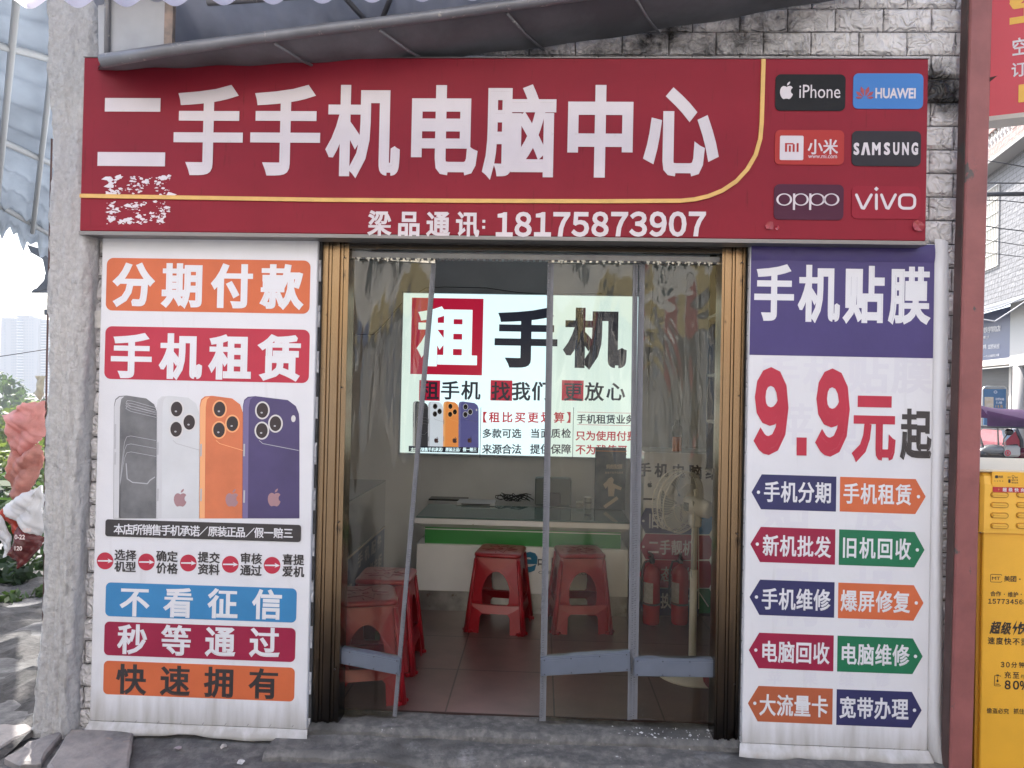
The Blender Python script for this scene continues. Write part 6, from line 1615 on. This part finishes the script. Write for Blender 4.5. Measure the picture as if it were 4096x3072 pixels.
# scooter with rain canopy
SCY = 8.2
def s4_(a, b, dy=0.0): return P(a / K, b / K, SCY + dy)
g0_ = gz(6, SCY)
scx = s4_(3975, 1800).x
sc_ = thing('electric_scooter', 'black electric scooter under a purple rain canopy behind the yellow cabinet', 'scooter', (scx, SCY, g0_))
m = MB()
m.grid(lambda u_, t: Vector((s4_(3880, 1610).x + 1.7 * u_, SCY - .42 + .84 * t, s4_(3880, 1612).z - .62 * (u_ * .55) ** 1.25 * 1.0 - .16 * (2 * t - 1) ** 2 - .03 * math.sin(u_ * 9) - (.0))), 16, 10)
canz = s4_(3900, 1706).z
m.add([Vector((s4_(3880, 1610).x, SCY - .425, s4_(3880, 1640).z)), Vector((s4_(4110, 1690).x, SCY - .425, s4_(4110, 1690).z)), Vector((s4_(4160, 1712).x, SCY - .425, canz)), Vector((s4_(3880, 1706).x, SCY - .425, canz))], [(0, 1, 2, 3)], False)
m.build('canopy', mat('purple_cloth', (.055, .020, .068), rough=.7, var=.25, vscale=5, trans=.2), sc_)
m = MB(); m.tube([s4_(3900, 1706, -.43), s4_(4110, 1712, -.43)], .014, 6); m.tube([s4_(3990, 1700), s4_(3994, 1780)], .014, 6); m.tube([s4_(3912, 1720, -.2), s4_(3932, 1790, -.2)], .018, 6); m.build('canopy_frame', DARKMETAL, sc_)
m = MB(); m.grid(lambda u_, t: s4_(3905 + 120 * u_, 1790 - 80 * t, -.25 + .06 * math.sin(u_ * 3)), 6, 4); m.build('windshield', film('clear_screen', (.8, .8, .78), refl=1.5, haze=.25, hazecol=(.6, .58, .55, 1)), sc_)
SB = mat('scooter_black', (.012, .012, .014), rough=.22, spec=.6)
m = MB()
c_ = s4_(3975, 1818)
m.ball(c_, .30, 9, (.95, .7, .52)); m.ball(s4_(4000, 1850), .26, 9, (1.0, .8, .6)); m.ball(s4_(3930, 1845), .16, 8, (1, .9, .8)); m.build('front_fairing', SB, sc_)
m = MB(); c2 = s4_(3975, 1798, -.16); m.ball(c2, .15, 8, (1.15, .6, .5)); m.build('dash_screen', mat('dash_grey', (.18, .19, .20), rough=.12), sc_)
m = MB(); m.tube([s4_(3940, 1800), s4_(4010, 1795), s4_(4040, 1786), s4_(4068, 1784)], [.03, .03, .028, .03], 8); m.build('handlebar', SB, sc_)
m = MB(); m.tube([s4_(4012, 1780), s4_(4016, 1755), s4_(4030, 1735)], .012, 6); m.ball(s4_(4036, 1728), .06, 6, (1.2, .4, .9)); m.build('mirror', SB, sc_)
m = MB(); m.rbox(0, .24, -.04, .04, 0, .17, .03, T=Matrix.Translation(s4_(4014, 1826, -.2))); pl = m.build('leg_shield_plate', mat('plate_grey', (.36, .36, .35), rough=.4), sc_)
m = MB(); A = s4_(4031, 1812, -.25); ring(m, (A.x, A.z), .045, .045, .014, .014, A.y); m.box(A.x - .012, A.x + .012, A.y - .002, A.y, A.z - .022, A.z + .022); m.build('emblem', RED, pl)
for dx in (-.55, .75):
    m = MB(); m.lathe([(.16, -.05), (.21, -.045), (.235, 0), (.21, .045), (.16, .05)], n=24, T=Matrix.Translation((scx + dx, SCY + .02, g0_ + .235)) @ Matrix.Rotation(math.pi / 2, 4, 'X')); m.build('wheel', mat('tyre', (.02, .02, .02), rough=.8), sc_)
m = MB(); m.rbox(scx - .35, scx + .7, SCY - .12, SCY + .12, g0_ + .22, g0_ + .5, .05); m.build('body', SB, sc_)
m = MB(); m.ball(s4_(4092, 1815), .16, 8, (1.2, .9, .6)); m.build('rear_box', mat('maroon_gloss', (.10, .015, .03), rough=.2), sc_)
# red tricycle behind it
TY = 9.4
tr_ = thing('covered_tricycle', 'red covered tricycle with clear windscreen standing behind the black scooter', 'tricycle', tuple(P(4050 / K, 1900 / K, TY)))
def t4(a, b): q_ = P(a / K, b / K, TY); return (q_.x, q_.z)
m = MB(); m.prism([t4(4018, 1772), t4(4060, 1728), t4(4078, 1728), t4(4088, 1790), t4(4086, 1860), t4(4020, 1862), t4(3990, 1862)] , TY, TY + .9); m.build('body_shell', mat('tricycle_red', (.26, .014, .032), rough=.3), tr_)
m = MB(); m.tube([Vector((t4(4064, 1715)[0], TY, t4(4064, 1715)[1])), Vector((t4(4085, 1760)[0], TY, t4(4085, 1760)[1])), Vector((t4(4090, 1860)[0], TY, t4(4090, 1860)[1]))], .03, 8); m.build('body_frame', DARKMETAL, tr_)
m = MB(); m.prism([t4(4010, 1722), t4(4062, 1716), t4(4060, 1727), t4(4020, 1768)], TY + .01, TY + .03); m.build('windscreen', mat('screen_blue', (.35, .45, .55), rough=.1), tr_)
for dx in (-.4, .5):
    m = MB(); cx_ = t4(4050, 1800)[0] + dx; m.lathe([(.15, -.05), (.24, -.045), (.26, 0), (.24, .045), (.15, .05)], n=20, T=Matrix.Translation((cx_, TY - .06, gz(6, TY) + .26)) @ Matrix.Rotation(math.pi / 2, 4, 'X')); m.build('wheel', MATS['tyre'], tr_)

# ------------------------------------------------------------------ sunlit row of shops across the street (behind the camera, seen in the plastic curtains)
for k, (x0, x1, h_, c_, sg, lab) in enumerate(((-20, -6.2, 11, (.74, .70, .63), (.10, .15, .28), 'cream shop house across the street with blue sign band'), (-6, 4.4, 12.5, (.76, .74, .69), (.52, .41, .18), 'pale shop house across the street with yellow sign band'), (4.6, 19, 10, (.72, .70, .65), (.36, .10, .09), 'tan shop house across the street with red sign band'))):
    t = thing('shop_house', lab, 'building', ((x0 + x1) / 2, -16, -.1)); Y = -13.0
    m = MB(); m.box(x0, x1, Y - 6, Y, -.1, h_); m.build('wall', mat('opp_wall%d' % k, c_, rough=.9, var=.15, vscale=.8), t)
    m = MB(); m.box(x0 + .3, x1 - .3, Y + .001, Y + .25, 2.9, 3.9); m.build('sign_band', mat('opp_sign%d' % k, sg, rough=.5), t)
    nb = 3
    for i in range(nb):
        a = x0 + .5 + i * (x1 - x0 - .6) / nb; b = a + (x1 - x0 - .6) / nb - .5
        m = MB(); m.box(a, b, Y + .001, Y + .08, -.05, 2.7); m.build('shutter', mat('opp_shutter%d' % ((i + k) % 3), ((.05, .05, .055), (.16, .20, .26), (.30, .30, .30))[(i + k) % 3], rough=.6), t)
        m = MB(); m.box(a + .5, b - .5, Y + .001, Y + .06, 5.0, 6.6); m.build('window', mat('opp_glass', (.05, .07, .08), rough=.1), t)

# ------------------------------------------------------------------ haze
m = MB(); m.box(-420, 420, -60, 800, -16.5, 130)
hz_ = m.build('haze', [])
hm = bpy.data.materials.new('haze'); hm.use_nodes = True
hn, hl = hm.node_tree.nodes, hm.node_tree.links
hn.remove(hn['Principled BSDF'])
pv = hn.new('ShaderNodeVolumePrincipled'); pv.inputs['Color'].default_value = (.92, .95, 1, 1); pv.inputs['Density'].default_value = .0007; pv.inputs['Anisotropy'].default_value = .0
hl.new(pv.outputs[0], hn['Material Output'].inputs['Volume'])
hz_.data.materials.append(hm)
hz_['kind'] = 'stuff'
